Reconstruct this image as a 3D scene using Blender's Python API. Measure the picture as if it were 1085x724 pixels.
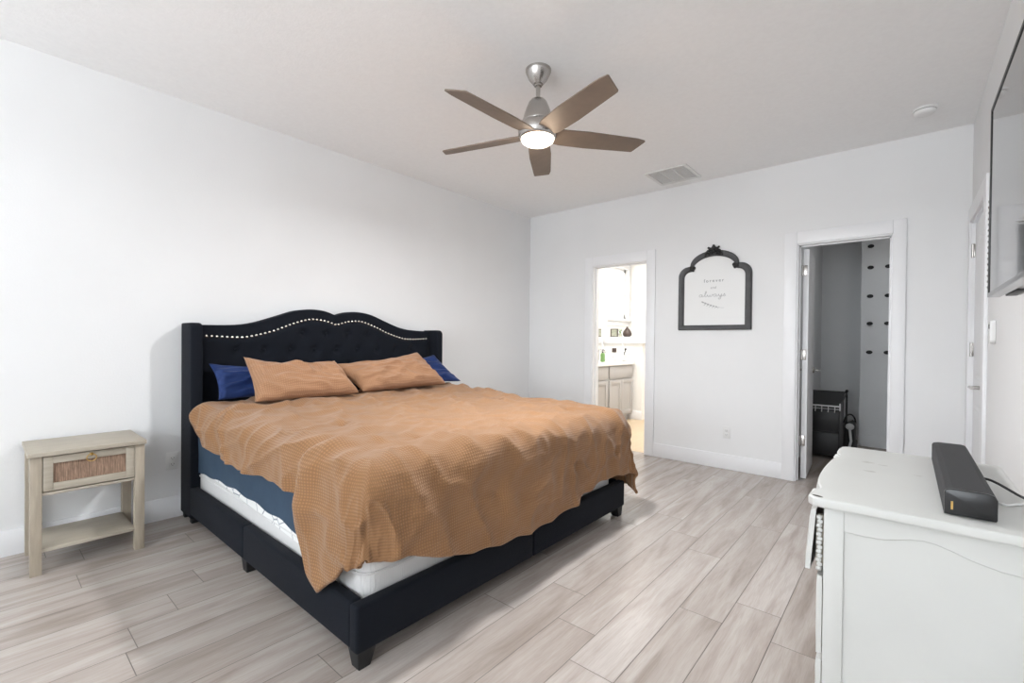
import bpy, bmesh, math, random
from mathutils import Vector, Matrix, noise
random.seed(7)
sc = bpy.context.scene
for o in list(bpy.data.objects): bpy.data.objects.remove(o)
C = sc.collection
pi, sin, cos = math.pi, math.sin, math.cos
W, H = 3.971, 2.74                       # right wall x, ceiling height

# ------------------------------------------------------------- camera
cam = bpy.data.cameras.new('camera'); cam.sensor_width = 36.0
cam.lens = 486.742 / 1085 * 36.0; cam.shift_y = 3.626 / 1085; cam.clip_start = 0.02
co = bpy.data.objects.new('camera', cam); C.objects.link(co); sc.camera = co
r_ = Vector((0.75881132, 0.65122921, 0.01029038)); u_ = Vector((-0.0130950, -0.00054182, 0.99991411))
f_ = Vector((-0.65117886, 0.7588809, -0.00811672))
m = Matrix((r_, u_, -f_)).transposed().to_4x4(); m.translation = (3.6303, -4.56769, 1.17492)
co.matrix_world = m

# ------------------------------------------------------------- light, exposure
sc.view_settings.view_transform = 'Standard'; sc.view_settings.look = 'None'
sc.view_settings.gamma = 1.0; sc.view_settings.exposure = 0.12; sc.view_settings.use_curve_mapping = False
wd = bpy.data.worlds.new('world'); sc.world = wd; wd.use_nodes = True
wd.node_tree.nodes['Background'].inputs[0].default_value = (0.86, 0.93, 1.0, 1)
wd.node_tree.nodes['Background'].inputs[1].default_value = 5.6

def area(name, loc, rot, sx, sy, power, col=(1, 1, 1)):
    l = bpy.data.lights.new(name, 'AREA'); l.shape = 'RECTANGLE'; l.size = sx; l.size_y = sy
    l.energy = power; l.color = col
    o = bpy.data.objects.new(name, l); C.objects.link(o); o.location = loc; o.rotation_euler = rot
    return o
# daylight lamps in three added windows behind the camera, aimed up to brighten the ceiling
for wx in (1.325, 2.375, 3.425): area('window_daylight', (wx, -8.06, 1.50), (pi/2+1.15, 0, -.6), .95, 1.7, 58, (.92, .97, 1))
# an added, unseen ceiling light that brightens the bathroom (the bathroom window's own daylight is its bright pane)
area('bathroom_lamp_light', (1.15, 1.15, 2.66), (0, 0, 0), .5, .5, 52, (1, .975, .945))

# weak fill light added to lift the dark closet, no fixture
area('closet_lamp_light', (3.7, 1.0, 2.7), (0, 0, 0), .25, .25, 3.0, (1, .99, .97))

# ------------------------------------------------------------- materials
def mat(name, col, rough=.5, metal=0., var=.0, vscale=6., bump=0., bscale=120., spec=.5, stretch=(1, 1, 1), detail=3., sheen=0., coat=0.):
    ma = bpy.data.materials.new(name); ma.use_nodes = True
    nt = ma.node_tree; b = nt.nodes['Principled BSDF']
    lin = [(c/12.92 if c <= .04045 else ((c+.055)/1.055)**2.4) for c in col]
    b.inputs['Roughness'].default_value = rough; b.inputs['Metallic'].default_value = metal
    b.inputs['Specular IOR Level'].default_value = spec
    b.inputs['Sheen Weight'].default_value = sheen; b.inputs['Coat Weight'].default_value = coat
    tc = nt.nodes.new('ShaderNodeTexCoord'); mp = nt.nodes.new('ShaderNodeMapping'); mp.inputs['Scale'].default_value = stretch
    nt.links.new(tc.outputs['Object'], mp.inputs[0])
    n = nt.nodes.new('ShaderNodeTexNoise'); n.inputs['Scale'].default_value = vscale; n.inputs['Detail'].default_value = detail
    nt.links.new(mp.outputs[0], n.inputs['Vector'])
    cr = nt.nodes.new('ShaderNodeValToRGB'); e = cr.color_ramp.elements
    e[0].position = .3; e[1].position = .7
    e[0].color = [max(0, c*(1-var)) for c in lin] + [1]; e[1].color = [min(1, c*(1+var)) for c in lin] + [1]
    nt.links.new(n.outputs[0], cr.inputs[0]); nt.links.new(cr.outputs[0], b.inputs['Base Color'])
    if bump:
        n2 = nt.nodes.new('ShaderNodeTexNoise'); n2.inputs['Scale'].default_value = bscale; n2.inputs['Detail'].default_value = 2
        nt.links.new(mp.outputs[0], n2.inputs['Vector'])
        bp = nt.nodes.new('ShaderNodeBump'); bp.inputs['Strength'].default_value = bump; bp.inputs['Distance'].default_value = .004
        nt.links.new(n2.outputs[0], bp.inputs['Height']); nt.links.new(bp.outputs[0], b.inputs['Normal'])
    return ma
def emit(ma, col, s):
    b = ma.node_tree.nodes['Principled BSDF']; b.inputs['Emission Color'].default_value = (*col, 1); b.inputs['Emission Strength'].default_value = s
    return ma
def weave(ma, scale, strength, dist=.003, coord='UV', contrast=0., axes=('X', 'Y')):
    """waffle / woven relief on a cloth (two crossed wave textures)"""
    nt = ma.node_tree; b = nt.nodes['Principled BSDF']
    tc = nt.nodes.new('ShaderNodeTexCoord'); outs = []
    for d in axes:
        w = nt.nodes.new('ShaderNodeTexWave'); w.bands_direction = d; w.inputs['Scale'].default_value = scale
        w.inputs['Distortion'].default_value = 1.3; w.inputs['Detail'].default_value = 1; w.inputs['Detail Scale'].default_value = .4
        nt.links.new(tc.outputs[coord], w.inputs['Vector']); outs.append(w.outputs['Fac'])
    mu = nt.nodes.new('ShaderNodeMath'); mu.operation = 'MULTIPLY'
    nt.links.new(outs[0], mu.inputs[0]); nt.links.new(outs[1], mu.inputs[1])
    bp = nt.nodes.new('ShaderNodeBump'); bp.inputs['Strength'].default_value = strength; bp.inputs['Distance'].default_value = dist
    nt.links.new(mu.outputs[0], bp.inputs['Height'])
    old = b.inputs['Normal'].links
    if old: nt.links.new(old[0].from_socket, bp.inputs['Normal'])
    nt.links.new(bp.outputs[0], b.inputs['Normal'])
    if contrast:
        src = b.inputs['Base Color'].links[0].from_socket
        mx = nt.nodes.new('ShaderNodeMixRGB'); mx.blend_type = 'MULTIPLY'; mx.inputs[0].default_value = contrast
        nt.links.new(src, mx.inputs[1]); nt.links.new(mu.outputs[0], mx.inputs[2])
        ad = nt.nodes.new('ShaderNodeMath'); ad.operation = 'MULTIPLY_ADD'; ad.inputs[1].default_value = .8; ad.inputs[2].default_value = .5
        nt.links.new(mu.outputs[0], ad.inputs[0]); nt.links.new(ad.outputs[0], mx.inputs[2])
        nt.links.new(mx.outputs[0], b.inputs['Base Color'])
    return ma

M = {}
M['wall'] = mat('wall_paint', (.915, .915, .915), .75, var=.012, vscale=2, bump=.12, bscale=110, spec=.25)
M['ceil'] = mat('ceiling_paint', (.97, .97, .97), .85, var=.015, vscale=40, bump=.22, bscale=90, spec=.15)
M['trim'] = mat('trim_paint', (.93, .93, .935), .38, var=.008, vscale=3)
M['door'] = mat('door_paint', (.92, .92, .925), .4, var=.01, vscale=3)
M['closet'] = mat('closet_paint', (.92, .925, .93), .75, var=.02, vscale=3, bump=.12, bscale=110, spec=.25)
M['bathwall'] = mat('bathroom_paint', (.94, .935, .92), .7, var=.01, vscale=3, spec=.25)
M['nickel'] = mat('brushed_nickel', (.73, .715, .70), .27, 1., var=.05, vscale=30, stretch=(1, 1, .1))
M['chrome'] = mat('chrome', (.80, .80, .80), .16, 1., var=.03)
M['blade'] = mat('fan_blade_taupe', (.50, .445, .40), .5, .25, var=.08, vscale=12, stretch=(1, 1, 1))
M['bed'] = mat('black_linen', (.085, .098, .127), .9, var=.18, vscale=350, bump=.5, bscale=600, spec=.15, sheen=.03)
M['bedleg'] = mat('black_wood', (.085, .09, .10), .5, var=.1)
M['nail'] = mat('nailhead_silver', (.88, .86, .82), .22, 1.)
M['mattress'] = weave(mat('mattress_quilt', (.86, .855, .85), .85, var=.03, vscale=8, spec=.2), 40, .35, .004, 'Object')
M['navy'] = mat('navy_sheet', (.235, .30, .37), .85, var=.07, vscale=12, bump=.3, bscale=26, spec=.2)
M['blue'] = mat('blue_pillowcase', (.07, .17, .37), .6, var=.12, vscale=5, bump=.35, bscale=14, spec=.3, sheen=.1)
M['duvet'] = weave(mat('tan_waffle_cotton', (.615, .46, .325), .95, var=.05, vscale=3.2, bump=.55, bscale=24, spec=.1, sheen=.22), 27, .5, .004, 'UV', .45)
M['sham'] = weave(mat('tan_sham_cotton', (.665, .505, .385), .95, var=.06, vscale=5, bump=.4, bscale=24, spec=.1, sheen=.2), 26, .5, .003, 'UV', .35)
M['oak'] = mat('limed_oak', (.665, .62, .555), .55, var=.10, vscale=9, stretch=(8, 8, .8), detail=6, bump=.08, bscale=40)
M['oakh'] = mat('limed_oak_top', (.68, .645, .585), .5, var=.09, vscale=9, stretch=(8, .8, 8), detail=6, bump=.08, bscale=40)
M['rattan'] = weave(mat('woven_rattan', (.62, .51, .43), .8, var=.34, vscale=60, stretch=(1, 3, .35)), 50, .3, .002, 'Object', .7, ('Y', 'Z'))
M['brass'] = mat('brass', (.80, .66, .40), .3, 1.)
M['plastic'] = mat('white_plastic', (.90, .90, .895), .35, var=.004)
M['slot'] = mat('dark_slot', (.25, .25, .25), .6)
M['dresser'] = mat('white_chalk_paint', (.80, .80, .785), .42, var=.02, vscale=5, bump=.06, bscale=30)
M['dark'] = mat('black_plastic', (.115, .115, .12), .45, var=.06, vscale=20)
M['speaker'] = mat('speaker_cloth', (.20, .20, .205), .75, var=.2, vscale=500, bump=.3, bscale=500)
M['speakercap'] = mat('speaker_end_cap', (.10, .10, .105), .3, var=.03)
M['screen'] = mat('tv_glass', (.05, .05, .055), .06, spec=.8, coat=.6)
M['silver'] = mat('silver_bezel', (.72, .72, .73), .25, .9, var=.04)
M['cart'] = mat('black_cart_metal', (.15, .15, .155), .45, var=.06, vscale=6)
M['vanity'] = mat('grey_vanity_paint', (.69, .68, .675), .5, var=.015)
M['counter'] = mat('white_counter', (.95, .945, .935), .2, var=.01)
M['frame'] = mat('charcoal_frame', (.27, .27, .275), .55, var=.14, vscale=20, bump=.2, bscale=50)
M['framed'] = mat('black_ornament', (.14, .14, .14), .4, var=.2, vscale=40)
M['board'] = mat('sign_board', (.915, .915, .91), .55, var=.008)
M['ink'] = mat('grey_ink', (.50, .50, .50), .7)
M['inkl'] = mat('pale_grey_ink', (.66, .66, .66), .7)
M['white'] = mat('white_metal', (.90, .90, .90), .4)
M['mirror'] = mat('mirror_glass', (.95, .95, .95), .03, 1.)
M['green'] = mat('green_soap', (.42, .56, .33), .25)
M['brown'] = mat('dark_brown_ceramic', (.27, .22, .20), .5, var=.2)
M['sage'] = mat('sage_photo', (.66, .67, .60), .6, var=.3, vscale=20)
M['bathfloor'] = mat('bathroom_planks', (.80, .715, .60), .4, var=.06, vscale=5, stretch=(6, .7, 1), detail=5)
M['glassw'] = emit(mat('window_daylight_pane', (.95, .97, 1), .3), (.95, .98, 1), 3.0)
M['lens'] = emit(mat('fan_lens', (1, .97, .92), .4), (1, .90, .74), 5.0)
M['bathlens'] = emit(mat('bathroom_lens', (1, .97, .92), .4), (1, .92, .8), 4.0)  # glow of the disc added under the bathroom ceiling
M['ventdark'] = mat('vent_shadow', (.84, .84, .84), .8)  # one pale grey for vent backing and duster
# wooden planks: grain stretched along the plank, one tone per plank from a vertex attribute
def plank_mat():
    ma = bpy.data.materials.new('greige_oak_planks'); ma.use_nodes = True; nt = ma.node_tree; b = nt.nodes['Principled BSDF']
    N = nt.nodes.new; L = nt.links.new
    at = N('ShaderNodeAttribute'); at.attribute_name = 'tone'
    tc = N('ShaderNodeTexCoord'); ad = N('ShaderNodeVectorMath'); ad.operation = 'ADD'
    sc_ = N('ShaderNodeVectorMath'); sc_.operation = 'SCALE'; sc_.inputs['Scale'].default_value = 37
    L(at.outputs['Color'], sc_.inputs[0]); L(tc.outputs['Object'], ad.inputs[0]); L(sc_.outputs[0], ad.inputs[1])
    mp = N('ShaderNodeMapping'); mp.inputs['Scale'].default_value = (9, 1.0, 1); L(ad.outputs[0], mp.inputs[0])
    n1 = N('ShaderNodeTexNoise'); n1.inputs['Scale'].default_value = 1.6; n1.inputs['Detail'].default_value = 6; n1.inputs['Distortion'].default_value = .6
    L(mp.outputs[0], n1.inputs['Vector'])
    mp2 = N('ShaderNodeMapping'); mp2.inputs['Scale'].default_value = (55, 3.0, 1); L(ad.outputs[0], mp2.inputs[0])
    n2 = N('ShaderNodeTexNoise'); n2.inputs['Scale'].default_value = 2.0; n2.inputs['Detail'].default_value = 4; n2.inputs['Distortion'].default_value = 1.5
    L(mp2.outputs[0], n2.inputs['Vector'])
    cr = N('ShaderNodeValToRGB'); e = cr.color_ramp.elements
    def lin(c): return [(v/255/12.92 if v <= 10 else ((v/255+.055)/1.055)**2.4) for v in c] + [1]
    e[0].position = .27; e[0].color = lin((166, 155, 147)); e[1].position = .62; e[1].color = lin((196, 188, 182))
    x = cr.color_ramp.elements.new(.45); x.color = lin((185, 175, 168))
    L(n1.outputs[0], cr.inputs[0])
    mx = N('ShaderNodeMixRGB'); mx.blend_type = 'MULTIPLY'; mx.inputs[0].default_value = .26
    cr2 = N('ShaderNodeValToRGB'); cr2.color_ramp.elements[0].position = .35; cr2.color_ramp.elements[1].position = .6
    cr2.color_ramp.elements[0].color = (.62, .58, .55, 1)
    L(n2.outputs[0], cr2.inputs[0]); L(cr.outputs[0], mx.inputs[1]); L(cr2.outputs[0], mx.inputs[2])
    mx2 = N('ShaderNodeMixRGB'); mx2.blend_type = 'MULTIPLY'; mx2.inputs[0].default_value = 1
    cr3 = N('ShaderNodeValToRGB'); cr3.color_ramp.elements[0].color = (.84, .825, .81, 1)
    sp = N('ShaderNodeSeparateColor'); L(at.outputs['Color'], sp.inputs[0]); L(sp.outputs[0], cr3.inputs[0])
    L(mx.outputs[0], mx2.inputs[1]); L(cr3.outputs[0], mx2.inputs[2]); L(mx2.outputs[0], b.inputs['Base Color'])
    b.inputs['Roughness'].default_value = .27; b.inputs['Specular IOR Level'].default_value = .45
    bp = N('ShaderNodeBump'); bp.inputs['Strength'].default_value = .08; bp.inputs['Distance'].default_value = .002
    L(n2.outputs[0], bp.inputs['Height']); L(bp.outputs[0], b.inputs['Normal'])
    return ma
M['plank'] = plank_mat()
M['joint'] = mat('plank_joint', (.44, .41, .385), .7)
def pad_mat():
    ma = mat('patterned_mattress_pad', (.93, .93, .92), .85, spec=.2); nt = ma.node_tree; b = nt.nodes['Principled BSDF']
    tc = nt.nodes.new('ShaderNodeTexCoord'); v = nt.nodes.new('ShaderNodeTexVoronoi'); v.feature = 'DISTANCE_TO_EDGE'; v.inputs['Scale'].default_value = 9
    cr = nt.nodes.new('ShaderNodeValToRGB'); cr.color_ramp.elements[0].position = .015; cr.color_ramp.elements[1].position = .03
    cr.color_ramp.elements[0].color = (.35, .36, .4, 1); cr.color_ramp.elements[1].color = (.85, .85, .84, 1)
    nt.links.new(tc.outputs['Object'], v.inputs['Vector']); nt.links.new(v.outputs[0], cr.inputs[0]); nt.links.new(cr.outputs[0], b.inputs['Base Color'])
    return ma
M['pad'] = pad_mat()

# ------------------------------------------------------------- mesh helpers
class MB:
    def __init__(s): s.bm = bmesh.new(); s.uv = None
    def _merge(s, b, smooth=False):
        vm = {v: s.bm.verts.new(v.co) for v in b.verts}
        for f in b.faces:
            try: nf = s.bm.faces.new([vm[v] for v in f.verts]); nf.smooth = smooth; nf.material_index = f.material_index
            except ValueError: pass
        b.free()
    def box(s, a, b, bev=0., seg=2, mi=0, rot=None):
        """box between corners a and b, edges rounded by bev; rot = (angle, axis) about its centre"""
        t = bmesh.new(); bmesh.ops.create_cube(t, size=1.0)
        c = [(a[i]+b[i])/2 for i in range(3)]; d = [abs(b[i]-a[i]) for i in range(3)]
        for v in t.verts: v.co = Vector([v.co[i]*d[i] for i in range(3)])
        if bev: bmesh.ops.bevel(t, geom=list(t.edges), offset=min(bev, min(d)*.49), segments=seg, affect='EDGES', profile=.5)
        R = Matrix.Rotation(rot[0], 3, rot[1]) if rot else None
        for v in t.verts:
            if R: v.co = R @ v.co
            v.co += Vector(c)
        for f in t.faces: f.material_index = mi
        s._merge(t, bool(bev)); return s
    def lathe(s, prof, c=(0, 0, 0), axis='z', n=32, cap=True):
        """profile [(r, h)] turned round an axis through c"""
        rings = []
        for r, h in prof:
            ring = []
            for k in range(n):
                t = 2*pi*k/n; p = (r*cos(t), r*sin(t), h)
                if axis == 'x': p = (h, r*cos(t), r*sin(t))
                if axis == 'y': p = (r*cos(t), h, r*sin(t))
                ring.append(s.bm.verts.new((p[0]+c[0], p[1]+c[1], p[2]+c[2])))
            rings.append(ring)
        for a, b in zip(rings, rings[1:]):
            for k in range(n):
                f = s.bm.faces.new((a[k], a[(k+1) % n], b[(k+1) % n], b[k])); f.smooth = True
        if cap:
            s.bm.faces.new(rings[0][::-1]); s.bm.faces.new(rings[-1])
        return s
    def tube(s, pts, r, n=10, closed=False):
        pts = [Vector(p) for p in pts]; rings = []; N = len(pts); prev = None
        for i, p in enumerate(pts):
            if closed: d = pts[(i+1) % N]-pts[i-1]
            else: d = pts[min(i+1, N-1)]-pts[max(i-1, 0)]
            d.normalize()
            if prev is None: up = Vector((0, 0, 1)) if abs(d.z) < .9 else Vector((1, 0, 0)); a = d.cross(up).normalized()
            else: a = (prev-d*prev.dot(d)).normalized()
            prev = a; b = d.cross(a); rr = r[i] if isinstance(r, (list, tuple)) else r
            rings.append([s.bm.verts.new(p+a*rr*cos(2*pi*k/n)+b*rr*sin(2*pi*k/n)) for k in range(n)])
        pr = list(zip(rings, rings[1:])) + ([(rings[-1], rings[0])] if closed else [])
        for a, b in pr:
            for k in range(n):
                f = s.bm.faces.new((a[k], a[(k+1) % n], b[(k+1) % n], b[k])); f.smooth = True
        if not closed: s.bm.faces.new(rings[0][::-1]); s.bm.faces.new(rings[-1])
        return s
    def prism(s, poly, lo, hi, axis, bev=0., seg=2):
        """polygon extruded along an axis: axis x -> poly is (y,z), y -> (x,z), z -> (x,y)"""
        t = bmesh.new()
        def P(a, b, h): return {'x': (h, a, b), 'y': (a, h, b), 'z': (a, b, h)}[axis]
        A = [t.verts.new(P(a, b, lo)) for a, b in poly]; B = [t.verts.new(P(a, b, hi)) for a, b in poly]
        n = len(poly); fa = t.faces.new(A); fb = t.faces.new(B[::-1])
        for k in range(n): t.faces.new((A[k], B[k], B[(k+1) % n], A[(k+1) % n]))
        bmesh.ops.recalc_face_normals(t, faces=list(t.faces))
        if bev: bmesh.ops.bevel(t, geom=list(set(fa.edges) | set(fb.edges)), offset=bev, segments=seg, affect='EDGES', profile=.5)
        s._merge(t, bool(bev)); return s
    def grid(s, pts, closed_u=False, uvs=None):
        """quads over a 2-D array of points, pts[i][j]"""
        V = [[s.bm.verts.new(p) for p in row] for row in pts]; n = len(V)
        ul = s.bm.loops.layers.uv.verify() if uvs else None
        for i in range(n if closed_u else n-1):
            for j in range(len(V[0])-1):
                ii = (i+1) % n
                f = s.bm.faces.new((V[i][j], V[ii][j], V[ii][j+1], V[i][j+1])); f.smooth = True
                if uvs:
                    for lp, (a, b) in zip(f.loops, ((i, j), (ii, j), (ii, j+1), (i, j+1))): lp[ul].uv = uvs[a][b]
        return V
    def ball(s, c, r, sc3=(1, 1, 1), sub=2):
        t = bmesh.new(); bmesh.ops.create_icosphere(t, subdivisions=sub, radius=r)
        for v in t.verts: v.co = Vector((v.co.x*sc3[0]+c[0], v.co.y*sc3[1]+c[1], v.co.z*sc3[2]+c[2]))
        s._merge(t, True); return s
    def build(s, name, m, parent=None, recalc=True, auto=True):
        o0 = world_of(parent) if parent else Vector((0, 0, 0))
        if recalc: bmesh.ops.recalc_face_normals(s.bm, faces=list(s.bm.faces))
        for v in s.bm.verts: v.co -= o0
        me = bpy.data.meshes.new(name); s.bm.to_mesh(me); s.bm.free()
        for x in (m if isinstance(m, (list, tuple)) else [m]): me.materials.append(x)
        if auto and any(p.use_smooth for p in me.polygons):
            try: me.set_sharp_from_angle(angle=math.radians(42))
            except Exception: pass
        o = bpy.data.objects.new(name, me); C.objects.link(o)
        if parent: o.parent = parent
        return o
def world_of(o):
    v = Vector(o.location)
    while o.parent: o = o.parent; v += Vector(o.location)
    return v
def tag(o, label, cat, group=None):
    o['label'] = label; o['category'] = cat
    if group: o['group'] = group
    return o
def thing(name, loc, label, cat, group=None):
    o = bpy.data.objects.new(name, None); C.objects.link(o); o.location = loc; o.empty_display_size = .1
    return tag(o, label, cat, group)
def struct(o): o['kind'] = 'structure'; return o
def copy_tree(o, loc, label=None, parent=None):
    c = o.copy(); C.objects.link(c)
    if parent: c.parent = parent
    else:
        c.location = loc
        if label: c['label'] = label
    for ch in list(o.children): copy_tree(ch, None, None, c)
    return c
def lerp(a, b, t): return a+(b-a)*t
def sm(t, a=0., b=1.):
    t = max(0., min(1., (t-a)/(b-a))); return t*t*(3-2*t)
def interp(x, tab):
    if x <= tab[0][0]: return tab[0][1]
    for (a, va), (b, vb) in zip(tab, tab[1:]):
        if x <= b: return lerp(va, vb, (x-a)/(b-a))
    return tab[-1][1]
def crom(x, tab):                         # smooth interpolation through a table
    xs = [t[0] for t in tab]; ys = [t[1] for t in tab]
    if x <= xs[0]: return ys[0]
    if x >= xs[-1]: return ys[-1]
    k = max(i for i in range(len(xs)-1) if xs[i] <= x)
    h = xs[k+1]-xs[k]; t = (x-xs[k])/h
    def sl(i):
        if i == 0 or i == len(xs)-1: return 0
        return (ys[i+1]-ys[i-1])/(xs[i+1]-xs[i-1])
    return (2*t**3-3*t*t+1)*ys[k]+(t**3-2*t*t+t)*h*sl(k)+(-2*t**3+3*t*t)*ys[k+1]+(t**3-t*t)*h*sl(k+1)

# ------------------------------------------------------------- room shell
def wall(name, axis, lo, hi, u0, u1, z0, z1, holes, m):
    """slab between lo and hi on its axis, with rectangular openings (ua, ub, za, zb)"""
    us = sorted({u0, u1, *[h[0] for h in holes], *[h[1] for h in holes]}); zs = sorted({z0, z1, *[h[2] for h in holes], *[h[3] for h in holes]})
    us = [u for u in us if u0 <= u <= u1]; zs = [z for z in zs if z0 <= z <= z1]
    b = MB()
    for a, c in zip(us, us[1:]):
        run = None
        for d, e in zip(zs, zs[1:]):
            if any(h[0] < (a+c)/2 < h[1] and h[2] < (d+e)/2 < h[3] for h in holes): continue
            if axis == 'x': b.box((lo, a, d), (hi, c, e))
            else: b.box((a, lo, d), (c, hi, e))
    bmesh.ops.remove_doubles(b.bm, verts=list(b.bm.verts), dist=1e-5)
    return struct(b.build(name, m))
BX0, BX1, BZ = .922, 1.558, 2.028          # bathroom doorway
KX0, KX1, KZ = 2.921, 3.538, 2.022         # closet doorway
D0, D1, DZ = -.09, -.83, 2.03              # door in the right wall
RY = -8.0                                  # wall behind the camera
wall('wall_left', 'x', -.15, 0, RY-.15, .12, 0, H, [], M['wall'])
wall('wall_far', 'y', 0, .12, 0, 4.4, 0, H, [(BX0, BX1, -1, BZ), (KX0, KX1, -1, KZ)], M['wall'])
wall('wall_right', 'x', W, W+.15, RY-.15, 0, 0, H, [(D1, D0, -1, DZ)], M['wall'])
wall('wall_rear', 'y', RY-.15, RY, 0, W, 0, H, [(x, x+.95, .65, 2.35) for x in (.85, 1.90, 2.95)], M['wall'])
struct(MB().box((-.15, RY-.15, H), (W+.15, 0.0, H+.12)).build('ceiling', M['ceil']))

def planks(name, rects, off):
    b = MB(); col = b.bm.loops.layers.color.new('tone'); rnd = random.Random(11)
    pw, pl, g = .18, 1.22, .0015
    starts = {}
    for (x0, y0, x1, y1) in rects:
        k0 = math.floor((x0-2.34)/pw); k1 = math.ceil((x1-2.34)/pw)
        for k in range(k0, k1):
            a, c = 2.34+k*pw, 2.34+(k+1)*pw
            s = off.get(k, starts.setdefault(k, rnd.uniform(0, pl)))
            n0 = math.floor((y0-s)/pl)
            for n in range(n0, math.ceil((y1-s)/pl)):
                d, e = s+n*pl, s+(n+1)*pl
                xa, xb, ya, yb = max(a, x0)+g, min(c, x1)-g, max(d, y0)+g, min(e, y1)-g
                if xb-xa < .004 or yb-ya < .004: continue
                q = b.bm.faces.new([b.bm.verts.new(v) for v in ((xa, ya, 0), (xb, ya, 0), (xb, yb, 0), (xa, yb, 0))])
                t = (random.Random(k*131+n*17+3).random(), random.Random(k*31+n*7+5).random(), random.Random(k*3+n*91).random(), 1)
                for lp in q.loops: lp[col] = t
        b.box((x0, y0, -.08), (x1, y1, -.0012), mi=1)
    return struct(b.build(name, [M['plank'], M['joint']], recalc=False))
joints = {-1: -3.03, 0: -2.735, 1: -2.955, 2: -3.14, 3: -2.53, 4: -2.322, 5: -2.53, -2: -3.74, -10: -4.247, -8: -3.856, -7: -4.0, -6: -4.17, -5: -4.206, -9: -4.55, -4: -3.3, -3: -3.52}
planks('floor', [(0, RY, W, .06)], joints)
planks('floor_closet', [(2.72, .06, 4.3, 2.6)], joints)
# floor of bathroom: one sheet of warm planks, with joint lines as its own pattern
struct(MB().box((-.05, .06, -.08), (2.6, 2.86, 0)).build('floor_bathroom', M['bathfloor']))
# bathroom shell
wall('wall_bathroom_left', 'x', -.2, -.05, .12, 3.0, 0, H, [(2.11, 2.78, 1.58, 2.43)], M['bathwall'])
wall('wall_bathroom_far', 'y', 2.86, 3.0, -.05, 2.6, 0, H, [], M['bathwall'])
wall('wall_bathroom_right', 'x', 2.6, 2.68, .12, 2.72, 0, H, [], M['bathwall'])
struct(MB().box((-.2, .0, H), (2.68, 3.0, H+.1)).build('ceiling_bathroom', M['bathwall']))
pw = MB().box((-.05, 1.99, 0), (.60, 2.10, 1.16)); struct(pw.build('wall_bathroom_half', M['bathwall']))
struct(MB().box((-.05, 1.955, 1.16), (.655, 2.135, 1.26), .004).build('trim_ledge', M['trim']))
struct(MB().box((-.05, 1.975, 0), (.615, 1.99, .13), .003).build('baseboard_bathroom', M['trim']))
# closet shell
wall('wall_closet_left', 'x', 2.72, 2.80, .12, 2.6, 0, H, [], M['closet'])
wall('wall_closet_far', 'y', 2.5, 2.6, 2.80, 4.3, 0, H, [], M['closet'])
wall('wall_closet_right', 'x', 4.3, 4.4, .12, 2.6, 0, H, [], M['closet'])
wall('wall_closet_chase', 'y', 2.13, 2.5, 3.225, 4.3, 0, H, [], M['closet'])
struct(MB().box((3.213, 2.116, 0), (4.3, 2.13, .135), .003).build('baseboard_closet', M['closet']))
struct(MB().box((2.72, .0, H), (4.4, 2.6, H+.1)).build('ceiling_closet', M['closet']))

# baseboards
def base(name, a, b): return struct(MB().box(a, b, .003).build(name, M['trim']))
base('baseboard_left', (0, RY, 0), (.014, 0, .138))
base('baseboard_far', (.014, -.014, 0), (BX0-.098, 0, .138))
base('baseboard_far', (BX1+.098, -.014, 0), (KX0-.098, 0, .138))
base('baseboard_far', (KX1+.085, -.014, 0), (W-.014, 0, .138))
base('baseboard_right', (W-.014, RY, 0), (W, D1-.11, .138))
base('baseboard_rear', (.014, RY, 0), (W-.014, RY+.014, .138))

# casings and jambs: one trim per doorway
def casing(name, x0, x1, z, cl, cr, ch):
    b = MB()
    b.box((x0-cl, -.018, 0), (x0-.006, 0, z+ch), .003); b.box((x1+.006, -.018, 0), (x1+cr, 0, z+ch), .003)
    b.box((x0-.006, -.018, z+.006), (x1+.006, 0, z+ch), .003)
    b.box((x0-.012, -.004, 0), (x0+.004, .124, z)); b.box((x1-.004, -.004, 0), (x1+.012, .124, z))     # jamb liner
    b.box((x0, -.004, z-.004), (x1, .124, z+.012))
    b.box((x0+.004, .05, 0), (x0+.014, .075, z)); b.box((x1-.014, .05, 0), (x1-.004, .075, z)); b.box((x0, .05, z-.014), (x1, .075, z-.004))
    return struct(b.build(name, M['trim']))
casing('trim_1', BX0, BX1, BZ, .10, .10, .108)
casing('trim_2', KX0, KX1, KZ, .10, .085, .108)
b = MB()
b.box((W-.018, D0, 0), (W, D0+.085, DZ+.10), .003); b.box((W-.018, D1-.11, 0), (W, D1, DZ+.10), .003); b.box((W-.018, D1, DZ), (W, D0, DZ+.10), .003)
b.box((W-.004, D0-.012, 0), (W+.12, D0, DZ)); b.box((W-.004, D1, 0), (W+.12, D1+.012, DZ)); b.box((W-.004, D1, DZ-.012), (W+.12, D0, DZ))
struct(b.build('trim_3', M['trim']))

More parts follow.
